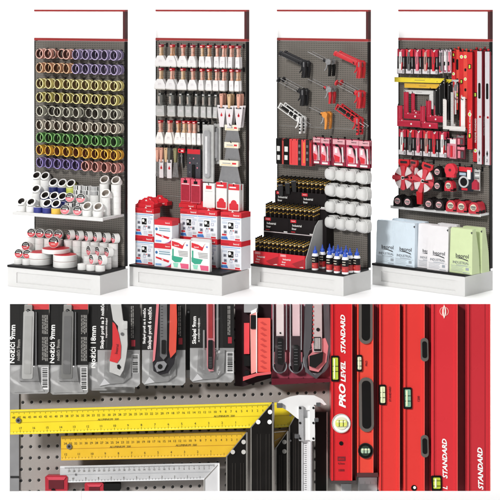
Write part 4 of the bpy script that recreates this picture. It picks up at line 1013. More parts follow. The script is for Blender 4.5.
def shelf4(px, py, v):
    h = S.h(px, py, v); u0 = S.u(391.8, v) if v > .2 else .006
    return h
hs = S.h(482.6, 214.2, .155)
m = MB(); m.box(.004, SW - .012, -.155, -ST - .001, hs - .018, hs - .001, WHITE); m.box(.004, SW - .012, -.158, -.155, hs - .024, hs + .002, WHITE); part('shelf', m, root)
MS = [(399.0, BLACK, 'dark'), (409.0, BLACK, 'dark'), (430.0, mat('241e20', .4, name='charcoal_case'), 'dark'), (440.4, mat('241e20', .4, name='charcoal_case'), 'dark'), (452.2, mat('c02838', .38, name='crimson_case'), 'red'), (463.0, mat('c02838', .38, name='crimson_case'), 'red'), (475.0, mat('c02838', .38, name='crimson_case'), 'red')]
for i, (px, c, nm) in enumerate(MS):
    for d in range(2):
        place('tape_measure', ('tm', c.name), measure_fn(c, mat('e0b0b4', .4, name='pale_badge') if nm == 'dark' else mat('d8d0bc', .4, name='sand_badge')), f"{nm} pocket tape measure, {'front' if d == 0 else 'rear'} of the {ORD[i]} pair from left on the white shelf", 'tape measure',
              S.M @ T(S.u(px, .15), -.126 + d * .058, hs) @ RZ(8 if d == 0 else 2) @ Matrix.Scale(1.42 if i > 3 else 1.34, 4), 'pocket tape measures')
for i, (px, py, c, nm) in enumerate(((441.0, 176.8, BLACK, 'dark'), (441.0, 190.8, BLACK, 'dark'), (452.2, 190.6, mat('c02838', .38, name='crimson_case'), 'red'), (452.6, 176.4, mat('d83040', .38, name='bright_case'), 'bright red'))):
    v = .14; M = S.at(px, py, v) @ Matrix.Scale(1.3, 4); hook(S, root, S.u(px, v), S.h(px, py - 10.2, v), .12)
    if i == 3:
        m = MB(); m.prism(circ(0, .042, .040, 26), -.03, 0, c); m.box(-.03, .03, -.028, -.002, -.004, .02, c); m.prism(circ(0, .042, .009, 14), -.032, -.029, mat('5c1a24', .5, name='dark_hub'))
        solo('tape_measure', m, 'round bright red tape measure hanging with a dark hub', 'tape measure', M, None)
    else:
        place('tape_measure', ('tm', c.name), measure_fn(c, PAPER), f"{nm} tape measure hanging on a hook, {('upper dark', 'lower dark', 'below the round red one')[i]}", 'tape measure', M, None)
v = .12; hook(S, root, S.u(466, v), S.h(466, 167.4, v), .10)
m = MB(); wd = W_(S, 13, v); hg = H_(S, 24, v); m.rbox(-wd / 2, wd / 2, -.001, .001, -hg, 0, .003, mat('20242c', .4, 0, .2, name='night_card')); m.flat(-wd * .48, wd * .42, -hg * .2, -.002, -.001, CARDRED); m.flat(-wd * .45, wd * .0, -hg * .36, -hg * .25, -.001, mat('a8c0d0', .4, name='ice_print'))
m.prism(circ(-wd * .12, -hg * .62, wd * .34, 20), -.012, -.001, mat('c0c4c4', .4, name='pale_disc')); m.prism(circ(-wd * .10, -hg * .62, wd * .24, 20), -.014, -.011, BLACK); m.rbox(wd * .12, wd * .34, -.010, -.001, -hg * .5, -hg * .12, .003, PAPER); m.flat(-wd * .3, wd * .1, -hg * .97, -hg * .88, -.001, CARDRED)
solo('chalk_line_pack', m, 'dark card with red top strip and pale round reel', 'blister pack', S.at(466, 166.8, v), None)
v = .10; hook(S, root, S.u(478, v), S.h(478, 170, v), .08)
m = MB(); m.rbox(-.035, .03, -.001, .001, -.17, 0, .003, CLEAR); m.prism([(-.03, -.16), (.024, -.16), (.024, -.11), (-.004, -.08), (-.03, -.11)], -.03, -.001, ROSE)
for i in range(4): m.flat(-.02, .022, -.03 - .022 * i, -.022 - .022 * i, -.001, (DGREY, PAPER)[i % 2])
solo('plumb_pack', m, 'clear pack with raspberry part at its foot, right of the dark card', 'blister pack', S.at(477, 169.4, v), None)
# folded paper bags
def sack_fn(w, h, d, c, cdk):
    def fn():
        m = MB(); t = w * .485; b = w * .5
        vs = [(-b, 0, 0), (b, 0, 0), (b, d, 0), (-b, d, 0), (-b * .99, d * .05, h * .45), (b * .99, d * .05, h * .45), (b * .95, d * .95, h * .45), (-b * .95, d * .95, h * .45), (-t, d * .12, h * .96), (t, d * .12, h * .96), (t * .93, d * .62, h), (-t * .93, d * .62, h), (-t * .93, d * .14, h), (t * .93, d * .14, h)]
        m.add(vs, [(0, 3, 2, 1), (0, 1, 5, 4), (4, 5, 9, 8), (8, 9, 13, 12), (12, 13, 10, 11), (3, 7, 6, 2), (7, 11, 10, 6), (1, 2, 6, 5), (5, 6, 10, 9), (9, 10, 13), (0, 4, 7, 3), (4, 8, 11, 7), (8, 12, 11)], c)
        k = MB(); K = mat('3a3c40', .6, name='charcoal_ink'); K2 = mat('98a0a8', .6, name='faded_ink')
        Mf = Matrix.Shear('XZ', 4, (0, 0)) if False else RX(-math.degrees(math.atan2(d * .05, h * .45)))
        k.text('beorol', w * .20, w * .06, h * .39, -.0012, K, M=Mf, sx=1.1); k.prism([(-w * .28, h * .335), (w * .0, h * .352), (w * .3, h * .315), (w * .34, h * .285), (w * .05, h * .325)], -.0014, -.0004, K, Mf)
        k.text('INDUSTRIAL', w * .13, 0, h * .235, -.0012, mat('6a7078', .6, name='grey_ink'), M=Mf)
        k.box(-w * .44, w * .44, -.0012, -.0002, h * .165, h * .170, K2, Mf); k.box(-w * .2, w * .3, -.0012, -.0002, h * .178, h * .19, K2, Mf)
        for i in range(4): k.box(-w * .42, w * (.12 - .05 * (i % 2)), -.0012, -.0002, h * (.14 - .03 * i), h * (.147 - .03 * i), K2, Mf)
        k.box(w * .22, w * .36, -.0012, -.0002, h * .08, h * .14, K2, Mf); k.box(w * .1, w * .4, -.0012, -.0002, h * .02, h * .035, K2, Mf)
        e = MB(); e.prism([(t * .86, h * .93), (t * 1.0, h * .955), (t * .98, h * .90)], d * .06, d * .11, K)
        return [('bag', m, None), ('lettering', k, None), ('clip', e, None)]
    return fn
BB = mat('d2e0ea', .65, 0, .05, name='pale_blue_paper', scale=14, bump=.35); BW = mat('e2e0e2', .65, 0, .04, name='off_white_paper', scale=14, bump=.35); BG_ = mat('c9d8a8', .65, 0, .05, name='pale_green_paper', scale=14, bump=.35)
for i, (px, v, w, c, hh, lb) in enumerate(((386.0, .375, 19.0, BB, .352, 'pale blue folded bag at the left end'), (404.0, .385, 20.0, BB, .352, 'pale blue folded bag, second from left'), (400.4, .25, 19, BB, .355, 'pale blue bag behind the first two, left'), (414.8, .27, 19, BB, .355, 'pale blue bag behind the first two, right'),
      (426.6, .345, 16.4, BW, .352, 'white folded bag, left one partly covered'), (437.4, .385, 19.0, BW, .352, 'white folded bag in front, in the middle'), (446.0, .26, 18.6, BW, .355, 'white bag standing behind the green ones'),
      (460.6, .385, 20.6, BG_, .352, 'pale green folded bag in front, at the right'), (471.4, .26, 18.6, BG_, .352, 'pale green bag standing behind the front one'))):
    ww = W_(S, w, v)
    place('paper_bag', ('sack', round(ww, 3), c.name), sack_fn(ww, hh, .105, c, c), lb, 'paper bag', S.M @ T(S.u(px, v), -v, h0) @ RZ(random.uniform(-3, 3)), 'folded paper bags on the tray')
# ============================================================ close-up board in the foreground
CY = 3.3
CBO = (0.0, CY, 1.5); TILT = 10.3            # the board leans back a little
CBM = T(*CBO) @ RX(-TILT); _s, _c = math.sin(R(TILT)), math.cos(R(TILT))
def P(px, py, d):                            # sight line through a picture point, met with the plane d in front of the board -> board x, z
    D = Vector(((px - 250) / FPX, 1, -(py - HOR) / FPX)); N = Vector((0, -_c, _s)); O = Vector(CBO); C = Vector((0, 0, EYE))
    p = C + D * (N.dot(O + N * d - C) / N.dot(D)) - O
    return (p.x, p.y * _s + p.z * _c)
class CM(MB):                                   # collector whose outlines are read off the photograph at depth d in front of the board
    def __init__(s, O): super().__init__(); s.O = O
    def q(s, px, py, d): x, z = P(px, py, d); return (x - s.O[0], z - s.O[2])
    def poly(s, pts, d0, d1, m): return s.prism([s.q(a, b, d1) for a, b in pts], -d1 - s.O[1], -d0 - s.O[1], m)
    def rect(s, x0, x1, y0, y1, d0, d1, m, r=0):
        if not r: return s.poly([(x0, y1), (x1, y1), (x1, y0), (x0, y0)], d0, d1, m)
        a = s.q(x0, y1, d1); b = s.q(x1, y0, d1)
        return s.prism(rrect(a[0], b[0], a[1], b[1], r / 500, 5), -d1 - s.O[1], -d0 - s.O[1], m)
    def disc(s, px, py, r, d0, d1, m, n=28, a0=0, a1=360):
        x, z = s.q(px, py, d1); return s.prism(circ(x, z, r / 500, n, a0, a1), -d1 - s.O[1], -d0 - s.O[1], m)
    def ring(s, px, py, r0, r1, d0, d1, m, n=28):
        x, z = s.q(px, py, d1); y0, y1 = -d1 - s.O[1], -d0 - s.O[1]; vs = []; fs = []
        for r in (r0, r1):
            for yy in (y0, y1):
                for i in range(n): a = 2 * PI * i / n; vs.append((x + r / 500 * math.cos(a), yy, z + r / 500 * math.sin(a)))
        for a, b in ((0, 1), (1, 3), (3, 2), (2, 0)):
            for i in range(n): j = (i + 1) % n; fs.append((a * n + i, a * n + j, b * n + j, b * n + i))
        return s.add(vs, fs, m)
    def word(s, body, size, px, py, d, m, ang=90, sx=1, shear=0, bold=.022):
        x, z = s.q(px, py, d); return s.text(body, size / 500 * (CY - d) / CY, x, z, -d - .0004 - s.O[1], m, ang, shear=shear, sx=sx, bold=bold)
def cthing(name, label, cat, px, py, d, group=None):
    x, z = P(px, py, d); O = (x, -d, z); t = thing(name, label, cat, CBM @ T(*O), group); return t, O
def carbon(name, c0, c1, s=430):
    m = bpy.data.materials.new(name); m.use_nodes = True; n = m.node_tree; b = n.nodes['Principled BSDF']
    t = n.nodes.new('ShaderNodeTexCoord'); sp_ = n.nodes.new('ShaderNodeSeparateXYZ'); n.links.new(t.outputs['Object'], sp_.inputs[0])
    u = math_node(n, 'FRACT', math_node(n, 'MULTIPLY', math_node(n, 'ADD', sp_.outputs['X'], sp_.outputs['Z']), s))
    v = math_node(n, 'FRACT', math_node(n, 'MULTIPLY', math_node(n, 'SUBTRACT', sp_.outputs['X'], sp_.outputs['Z']), s))
    k = math_node(n, 'MULTIPLY', math_node(n, 'GREATER_THAN', u, .5), math_node(n, 'GREATER_THAN', v, .45))
    mx = n.nodes.new('ShaderNodeMix'); mx.data_type = 'RGBA'
    for i, h in ((6, c0), (7, c1)): mx.inputs[i].default_value = (*[lin(int(h[j:j + 2], 16) / 255) for j in (0, 2, 4)], 1)
    n.links.new(k, mx.inputs[0]); n.links.new(mx.outputs[2], b.inputs['Base Color']); b.inputs['Roughness'].default_value = .35
    return m
CARB = carbon('woven_black_print', '0c0c0c', '343231')
def film(name, hexc, rough):
    m = bpy.data.materials.new(name); m.use_nodes = True; n = m.node_tree; b = n.nodes['Principled BSDF']
    b.inputs['Base Color'].default_value = (*[lin(int(hexc[i:i + 2], 16) / 255) for i in (0, 2, 4)], 1)
    b.inputs['Metallic'].default_value = .5; b.inputs['Roughness'].default_value = rough
    t = n.nodes.new('ShaderNodeTexCoord'); z = n.nodes.new('ShaderNodeTexNoise'); z.inputs['Scale'].default_value = 24; z.inputs['Detail'].default_value = 1; z.inputs['Distortion'].default_value = .6
    n.links.new(t.outputs['Object'], z.inputs['Vector'])
    bp = n.nodes.new('ShaderNodeBump'); bp.inputs['Strength'].default_value = .42; bp.inputs['Distance'].default_value = .02
    n.links.new(z.outputs['Fac'], bp.inputs['Height']); n.links.new(bp.outputs[0], b.inputs['Normal'])
    return m
SBL = film('silver_blister_film', 'c2c2c2', .24); SBL2 = film('dim_blister_film', 'a8a8a8', .28)
INKW = mat('eeeeec', .5, 0, .02, name='white_ink'); INKG = mat('9a9894', .55, 0, .05, name='grey_ink_light')
PEGC = peg_material('close_perforated_panel', '948e8a', .0177, .0216, .0030, '0c0c0c', .033, (.46285, .0009), .08)
def clear_plastic(name, fac=.10, strength=.35):
    m = bpy.data.materials.new(name); m.use_nodes = True; n = m.node_tree; n.nodes.remove(n.nodes['Principled BSDF'])
    o = n.nodes['Material Output']; a = n.nodes.new('ShaderNodeBsdfTransparent'); g = n.nodes.new('ShaderNodeBsdfGlossy'); x = n.nodes.new('ShaderNodeMixShader')
    g.inputs['Roughness'].default_value = .10; x.inputs[0].default_value = fac; a.inputs['Color'].default_value = (.97, .97, .97, 1)
    t = n.nodes.new('ShaderNodeTexCoord'); z = n.nodes.new('ShaderNodeTexNoise'); z.inputs['Scale'].default_value = 26; z.inputs['Detail'].default_value = 1
    bp = n.nodes.new('ShaderNodeBump'); bp.inputs['Strength'].default_value = strength; bp.inputs['Distance'].default_value = .02
    n.links.new(t.outputs['Object'], z.inputs['Vector']); n.links.new(z.outputs['Fac'], bp.inputs['Height']); n.links.new(bp.outputs[0], g.inputs['Normal'])
    n.links.new(a.outputs[0], x.inputs[1]); n.links.new(g.outputs[0], x.inputs[2]); n.links.new(x.outputs[0], o.inputs['Surface'])
    return m
CLR = clear_plastic('clear_plastic')
def shell(t, O, d, pts, inset, h):              # a clear blister: outline at the card, smaller outline at its crown
    c = CM(O); cx = sum(p[0] for p in pts) / len(pts); n = len(pts)
    lo = [c.q(a, b, d) for a, b in pts]; hi = [c.q(a + (inset if a < cx else -inset), b - (inset if b > 330 else 0), d + h) for a, b in pts]
    vs = [(x, -d - O[1], z) for x, z in lo] + [(x, -d - h - O[1], z) for x, z in hi]
    c.add(vs, [tuple(range(n, 2 * n))] + [(i, (i + 1) % n, (i + 1) % n + n, i + n) for i in range(n)], CLR); part('clear_shell', c, t)
ZT = P(0, 304, 0)[1]; ZB = P(0, 491, 0)[1]; XL = P(10, 0, 0)[0]; XR = P(490.5, 0, 0)[0]
tb = thing('perforated_board', 'close-up grey perforated board carrying knives, rulers and red levels', 'display board', CBM)
m = MB(); m.prism([P(19.5, 491, 0), P(490.5, 491, 0), P(490.5, 304, 0), P(19.5, 304, 0)], 0, .018, PEGC); part('panel', m, tb)
m = MB(); m.prism([P(10, 491, 0), P(19.3, 491, 0), P(19.3, 304, 0), P(10, 304, 0)], -.004, .018, mat('8e8e90', .4, .3, .1, name='grey_side_rail')); m.prism([P(10.4, 478, .004), P(19, 478, .004), P(19, 476, .004), P(10.4, 476, .004)], -.0052, -.0035, DARK); part('side_rail', m, tb)
PWH = mat('fafafa', .4, 0, .01, name='bright_white_post'); Wb = CBM.inverted()
pz = MB(); pz.box(-.007, .007, -.0004, .0004, .012, 1.47, PWH, Wb @ T(-.44, CY + .95, 0) @ RZ(-36)); part('post', pz, tb)
pz = MB(); pz.cyl(Wb @ Vector((-.44, CY + .95, 0.0)), Wb @ Vector((-.44, CY + .95, .012)), .16, PWH, 36); part('foot_plate', pz, tb)
pz = MB(); pz.cyl(Wb @ Vector((-.44, CY + .02, 1.46)), Wb @ Vector((-.44, CY + .95, 1.46)), .009, PWH, 14); part('arm', pz, tb)
def peg(px, py, d):
    x, z = P(px, py, d); k = MB(); k.cyl((x, 0, z), (x, -d - .004, z), .0022, CHROME, 10); part('peg', k, tb)
def barcode(m, x0, x1, y0, y1, d):
    m.rect(x0, x1, y0, y1, d - .0002, d + .0004, mat('dadada', .5, name='label_white')); y = y0 + 1; random.seed(int(x0))
    while y < y1 - 1.4:
        h = random.choice((.4, .7, 1.1)); m.rect(x0 + 1, x1 - 1, y, y + h, d, d + .0008, BLACK); y += h + random.choice((.5, .8))
def small_print(m, x0, x1, y0, y1, d, c=INKG, n=4):
    w = (x1 - x0) / n
    for i in range(n):
        y = y0
        random.seed(i * 7 + int(x0))
        while y < y1 - 1:
            l = random.uniform(1.6, 5); m.rect(x0 + i * w + .3, x0 + (i + 1) * w - .45, y, min(y + l, y1), d - .0001, d + .0004, c); y += l + .7
# ---- blade packs at the left
def blade_pack(x0, x1, yb, ye, d, case, label, word, wx, tail=None):
    t, O = cthing('blade_pack', label, 'blade pack', (x0 + x1) / 2, ye, d, 'carded blade packs')
    c = CM(O); c.rect(x0, x1, 304, yb, d - .001, d, CARB); c.rect(x0 + (x1 - x0) * .45, x1, 304, 309.5, d, d + .0008, mat('c83a3e', .45, name='warm_red_print')); small_print(c, x1 - 7.2, x1 - 1, 315, 334, d); small_print(c, x1 - 7.2, x1 - 1, 337, 361, d); part('card', c, t)
    b = CM(O); b.poly([(x0, yb), (x1, yb), (x1, ye - 2), (x1 - 2, ye), (x0 + 3, ye + .6), (x0, ye - 2)], d - .001, d + .0006, SBL)
    b.poly([(x0 + 10, yb + 1), (x0 + 27, yb + 1), (x0 + 29, yb + 16), (x0 + 9, yb + 16)], d, d + .006, SBL2); b.poly([(x0 + 9, yb + 16), (x0 + 29, yb + 16), (x0 + 34, ye - 2), (x0 + 4, ye - 1)], d, d + .002, SBL); part('blister', b, t)
    k = CM(O); k.rect(x0 + 11.6, x0 + 24, 311, 379, d, d + .007, mat(case, .35, .2, .12, name='blade_case_' + ('pale' if case[0] > 'a' else 'dim')), 2); k.rect(x0 + 13.4, x0 + 22, 316, 374, d + .006, d + .0078, mat('b8b8b6', .35, .2, .15, name='inner_case') if case[0] > 'a' else mat('767676', .35, .2, .15, name='inner_case_dim'), 1)
    k.rect(x0 + 14, x0 + 22, 304.5, 312, d, d + .005, INKG, 1); k.disc(x0 + 18, 311, 2.0, d + .004, d + .0058, BLACK, 14); k.rect(x0 + 25.2, x0 + 26.4, 312, 372, d, d + .004, STEEL); part('blade_case', k, t)
    l = CM(O); l.word(word, 7.4, wx, 347 if tail is None else 344, d + .0004, INKW, 90)
    if tail: l.word(tail, 4.4, wx + 6, 350, d + .0004, INKG, 90)
    part('lettering', l, t)
    shell(t, O, d + .001, [(x0 + 8.6, 306), (x0 + 28, 306), (x0 + 28, ye - 16), (x0 + 24, ye - 11), (x0 + 12, ye - 11), (x0 + 8.6, ye - 16)], 1.6, .014)
    if x1 - x0 > 30: q = CM(O); barcode(q, x1 - 7.6, x1 - .6, yb + 2, ye - 4, d + .0008); part('barcode', q, t)
    peg((x0 + x1) / 2 - 1.5, 311, d + .003)
blade_pack(10.2, 49, 365, 393.5, .034, 'c4c4c2', 'black carded blade pack at far left with pale blade case', 'Nożići 9mm', 12.6, 'nožići 9mm')
blade_pack(49.6, 88, 365, 394, .030, '868684', 'black carded blade pack with dark blade case, second from left', 'Nożići 9mm', 52.4, 'nožići 9mm')
blade_pack(88.4, 126, 362, 390, .022, '868684', 'wider blade pack half hidden behind the white and red knife', 'Nożići 18mm', 93.4)
# ---- knives on cards
def knife_card(x0, x1, yb, ye, d, label, words, wxs, dot, bc, body):
    t, O = cthing('knife_card', label, 'utility knife', (x0 + x1) / 2, ye, d, 'carded utility knives')
    c = CM(O); c.rect(x0, x1, 304, yb, d - .001, d, CARB); small_print(c, dot[0] - 2.6, dot[0] + .6, 306, dot[1] - 5, d, INKG, 2); c.rect(dot[0] - 2, dot[0] + 1.8, dot[1] - 3, dot[1] + 3.4, d, d + .0006, mat('a82c3a', .45, name='dull_red_mark')); part('card', c, t)
    b = CM(O); b.poly([(x0, yb), (x1, yb), (x1, ye - 3), (x1 - 3, ye), (x0 + 3, ye), (x0, ye - 3)], d - .001, d + .0006, SBL)
    cx = (x0 + x1) / 2
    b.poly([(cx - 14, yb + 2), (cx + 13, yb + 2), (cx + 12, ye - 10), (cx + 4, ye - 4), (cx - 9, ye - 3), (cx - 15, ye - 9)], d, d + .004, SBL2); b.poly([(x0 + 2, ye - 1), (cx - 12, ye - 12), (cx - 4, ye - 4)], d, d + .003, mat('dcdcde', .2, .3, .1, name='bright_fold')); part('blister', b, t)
    l = CM(O)
    for (wd, sz, py), wx in zip(words, wxs): l.word(wd, sz, wx, py, d + .0004, INKW, 90)
    part('lettering', l, t)
    if bc: q = CM(O); barcode(q, *bc, d + .0008); part('barcode', q, t)
    body(t, O, d)
    shell(t, O, d + .001, [(cx - 13, 304.5), (cx + 12, 304.5), (cx + 13, ye - 18), (cx + 7, ye - 7), (cx - 9, ye - 6), (cx - 14, ye - 16)], 2.0, .024)
    peg(cx, 308, d - .002)
def knife1(t, O, d):
    k = CM(O); W = mat('d6d6d4', .3, .1, .06, name='satin_white_body')
    k.poly([(110.5, 304), (121, 304), (123, 320), (127, 324), (127.5, 345), (126, 358), (123.5, 370), (120, 376), (109.5, 372), (110, 360), (118, 340), (118, 326), (113, 320)], d, d + .016, W); k.rect(122.6, 127.4, 321, 329, d + .014, d + .018, W, 1); k.disc(122, 334, 1.6, d + .015, d + .018, STEEL, 12); part('body', k, t)
    k = CM(O); k.poly([(112.5, 322), (115, 324), (118.5, 333), (121, 346), (120.5, 358), (117, 363), (109.6, 361), (112.5, 345)], d + .010, d + .0175, mat('dc3438', .4, 0, .05, name='red_rubber_grip')); k.word('beorol', 3.6, 116.8, 349, d + .018, mat('7c1420', .5, name='deep_red_ink'), 82); part('grip', k, t)
    k = CM(O); k.poly([(117, 365), (119, 364.4), (121, 367), (119.4, 369.6), (117.4, 368.4)], d + .014, d + .0172, BLACK); part('screw_hole', k, t)
def knife2(t, O, d):
    k = CM(O); k.poly([(157, 304), (177, 304), (176.5, 350), (174, 364), (168, 373), (160, 375), (153.5, 371), (152.5, 360), (155, 345)], d, d + .012, mat('28262a', .4, 0, .1, name='graphite_body')); part('body', k, t)
    k = CM(O); k.poly([(170, 304), (176.5, 304), (177, 322), (176, 352), (170.5, 358), (169, 350)], d + .008, d + .016, mat('e0503e', .45, 0, .08, name='orange_red_grip')); part('grip', k, t)
    k = CM(O); k.poly([(156.4, 304), (159, 304), (156.4, 344), (154.8, 360), (152.6, 362), (153.6, 344)], d + .008, d + .014, mat('e8848c', .4, 0, .06, name='pink_trim')); part('trim', k, t)
    k = CM(O); k.poly([(160, 304), (167, 304), (167, 356), (163.5, 360), (160, 356)], d + .010, d + .0165, STEEL); k.rect(161.4, 165.8, 340, 354, d + .016, d + .019, BLACK, 1)
    for i in range(11): k.rect(160.8, 163, 306 + i * 3, 307 + i * 3, d + .016, d + .017, DGREY)
    part('slide', k, t)
    k = CM(O); k.poly([(154.6, 366), (157, 362), (164, 361), (167, 364), (164, 370), (157, 372)], d + .010, d + .016, mat('c4c4c8', .3, .6, .05, name='end_cap_metal')); k.disc(160, 366.6, 2.4, d + .015, d + .017, BLACK, 14); part('end_cap', k, t)
def knife3(t, O, d):
    k = CM(O); k.poly([(206.5, 304), (214.5, 304), (214.8, 356), (213.6, 371), (209, 371.4), (207, 366)], d, d + .008, mat('d88c94', .35, 0, .08, coat=.3, name='rose_body')); part('body', k, t)
    k = CM(O); k.rect(208.2, 212.6, 304, 338, d + .007, d + .0095, mat('a83438', .35, .1, .15, name='copper_red_slide')); k.rect(208, 212.8, 340, 369, d + .007, d + .012, BLACK, 1)
    for i in range(7): k.rect(208.8, 212, 357 + i * 1.6, 357.8 + i * 1.6, d + .011, d + .013, DGREY)
    part('slide', k, t)
    k = CM(O); k.rect(216.4, 218.4, 304, 360, d, d + .004, mat('c8c8c8', .2, .5, .1, name='clear_edge')); k.rect(203.0, 204.6, 330, 370, d, d + .004, mat('c8c8c8', .2, .5, .1, name='clear_edge')); part('clear_rib', k, t)
knife_card(97.6, 140, 350, 387, .040, 'white knife with red grip on a black card', [('Skalpel profi sa 3 nožića', 4.6, 326), ('trapezoidni skalpel', 2.6, 328)], [102.4, 106.4], (133.4, 343), (131.6, 138.8, 354, 373), knife1)
knife_card(142, 185.4, 350, 385.4, .036, 'black knife with orange red side and metal slide on a black card', [('Skalpel profi sa 6 nožića', 3.6, 326), ('Skalpel profi 6 nožića', 4.8, 328)], [144.4, 149.8], (180.6, 341), None, knife2)
knife_card(190, 234, 348, 382.4, .032, 'slim rose coloured knife with black slider on a black card', [('Skalpel 9mm', 5.4, 330), ('sa metalnom vodjicom', 2.6, 330)], [194.4, 198.8], (230.0, 340), (226.4, 233.6, 352, 373), knife3)
for x0, x1, ye, lb in ((99.5, 135, 393, 'white lipped pack peeking out below the white and red knife'), (186, 191, 378, 'dark pack edge between the orange knife and the slim rose knife')):
    t, O = cthing('rear_pack', lb, 'knife pack', (x0 + x1) / 2, ye, .014, 'packs behind the front row'); c = CM(O); c.rect(x0, x1, 304, ye - 8, .013, .014, CARB); part('card', c, t); c = CM(O); c.rect(x0, x1, ye - 8, ye, .013, .0146, SBL, 1 if x1 - x0 > 8 else .5); part('blister', c, t); peg((x0 + x1) / 2, 312, .012)
# ---- clear packs right of the cards
PKB = mat('26181c', .4, 0, .15, name='near_black_card')
t, O = cthing('blade_refill_pack', 'coral red blade refill in an open black tray beside the slim knife', 'blade pack', 257, 386, .02, None)
c = CM(O); c.poly([(235, 304), (271, 304), (271, 378), (243, 386.5), (235, 386)], .010, .012, PKB); part('card', c, t)
c = CM(O); c.rect(257, 270.4, 318, 372, .012, .030, mat('e2564c', .4, 0, .06, name='coral_block'), 1)
for i in range(9): c.poly([(260, 322.5 + i * 5.5), (262.4, 321.6 + i * 5.5), (267, 324.6 + i * 5.5), (264, 325.2 + i * 5.5)], .0295, .0307, mat('c23c38', .45, name='embossed_coral'))
part('refill_block', c, t)
c = CM(O); c.rect(244, 249.4, 323, 354, .012, .022, mat('d8444c', .4, name='strawberry_strip')); c.rect(244, 250, 355, 366, .012, .024, BLACK, .6); c.rect(244, 258, 304, 312.5, .012, .026, mat('b8b8ba', .3, .4, .1, name='grey_clip'), .6); part('strip', c, t)
c = CM(O); c.poly([(250, 314), (256.6, 312), (256, 372), (251, 374)], .014, .030, mat('ec9a94', .35, 0, .06, name='salmon_handle')); c.rect(250.6, 255.8, 315, 329, .029, .033, BLACK, .6); c.poly([(251, 311), (257, 308), (256.4, 312), (251, 314.4)], .014, .031, INKW); part('handle', c, t)
c = CM(O); c.poly([(243, 377), (257, 373), (271, 371.6), (271, 374), (257, 376), (243, 381)], .012, .034, mat('d85c60', .35, 0, .1, coat=.4, name='clear_red_lip')); c.disc(247, 373, 2.6, .012, .034, BLACK, 14); c.rect(256.2, 257.0, 312, 373, .03, .0325, INKW); part('tray_lip', c, t); peg(251, 306, .012)
def clear_knife(px0, px1, ytop, slide_y, slab, dark, label, big=False):
    d = .022; cx = (px0 + px1) / 2; w = px1 - px0
    t, O = cthing('clear_pack_knife', label, 'utility knife', cx, 378, d, 'knives in clear packs')
    c = CM(O); c.rect(px0, px1, 304, 378, .012, .014, mat('a4485a', .35, 0, .2, coat=.4, name='berry_card'), 1); c.rect(px0 + .6, px0 + w * .2, 304, 366, .014, .016, dark); part('card', c, t)
    if not big:
        c = CM(O); c.rect(cx - 3.6, cx + 3.8, 304, 338, .016, .026, slab, .8); c.poly([(cx - 4.6, 336), (cx + 4.6, 336), (cx + 5, 362), (cx + 2, 372), (cx - 3, 372), (cx - 5.4, 362)], .016, .030, mat('3a2c30', .3, 0, .15, coat=.5, name='smoky_body')); part('body', c, t)
        c = CM(O); c.rect(cx - 2.4, cx + 2.4, slide_y, slide_y + 26, .029, .034, BLACK, 1); c.disc(cx + .4, slide_y - 5, .9, .025, .0272, BLACK, 10)
        for i in range(6): c.rect(cx - 1.8, cx + 1.8, slide_y + 4 + i * 3, slide_y + 5 + i * 3, .033, .0352, DGREY)
        part('slider', c, t)
        c = CM(O); c.rect(cx - 6.4, cx - 4.2, 352, 364, .016, .028, mat('e2909a', .35, 0, .06, name='blush_lug'), .6); c.rect(cx + 4, cx + 6.2, 352, 362, .016, .028, mat('e2909a', .35, 0, .06, name='blush_lug'), .6); part('lug', c, t)
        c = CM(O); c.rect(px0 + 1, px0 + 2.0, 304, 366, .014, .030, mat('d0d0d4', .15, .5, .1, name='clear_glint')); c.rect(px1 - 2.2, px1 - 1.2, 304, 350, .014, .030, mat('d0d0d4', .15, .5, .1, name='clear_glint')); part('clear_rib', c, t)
        c = CM(O); c.ring(cx, 366, 6.0, 7.2, .014, .026, mat('bcbcc2', .15, .5, .1, name='clear_rim')); part('clear_rim', c, t)
    else:
        c = CM(O); c.poly([(px0 + 2, 304), (px0 + 9, 304), (px0 + 8, 340), (px0 + 7, 348), (px0 + 3, 360), (px0 + 4, 368), (px0 + 10, 375), (px0 + 18, 372), (px0 + 24, 360), (px0 + 25, 346), (px0 + 21, 338), (px0 + 20, 304), (px0 + 26, 304), (px0 + 27, 350), (px0 + 24, 368), (px0 + 13, 379), (px0 + 2, 372), (px0, 350)], .014, .030, mat('56565a', .35, 0, .12, name='slate_rubber')); part('body', c, t)
        c = CM(O); c.poly([(px0 + 8, 344), (px0 + 12, 340), (px0 + 22, 338), (px0 + 25, 346), (px0 + 23, 362), (px0 + 15, 372), (px0 + 6, 370), (px0 + 5, 356), (px0 + 9, 352)], .016, .031, mat('e08a90', .35, 0, .08, name='rose_frame')); part('frame', c, t)
        c = CM(O); c.rect(px0 + 10, px0 + 18.4, 304, 352, .018, .034, mat('dcd0d0', .3, .2, .06, name='pale_blade'), .6); c.disc(px0 + 14.6, 329.6, 1.8, .033, .0352, BLACK, 14); c.rect(px0 + 10.6, px0 + 17.6, 337, 351, .033, .0356, BLACK, .6)
        for i in range(5): c.rect(px0 + 11.4 + i * 1.2, px0 + 12 + i * 1.2, 338, 349, .0355, .0362, INKW)
        for i in range(9): c.rect(px0 + 9.2, px0 + 10.4, 306 + i * 4.4, 307.6 + i * 4.4, .031, .0352, mat('d84c50', .4, name='red_tooth'))
        part('blade', c, t)
        c = CM(O); c.poly([(px0 + 6, 356), (px0 + 20, 352), (px0 + 19, 362), (px0 + 12, 368), (px0 + 6, 366)], .030, .0375, BLACK); part('knob', c, t)
        c = CM(O); c.ring(px0 + 13, 361, 12.2, 13.4, .014, .026, mat('bcbcc2', .15, .5, .1, name='clear_rim')); part('clear_rim', c, t)
    shell(t, O, .015, [(px0 + 1, 304.5), (px1 - 1, 304.5), (px1 - 1, 366), (px1 - 5, 377), (px0 + 5, 377), (px0 + 1, 366)], 1.6, .026)
    peg(cx, 306.5, .013)
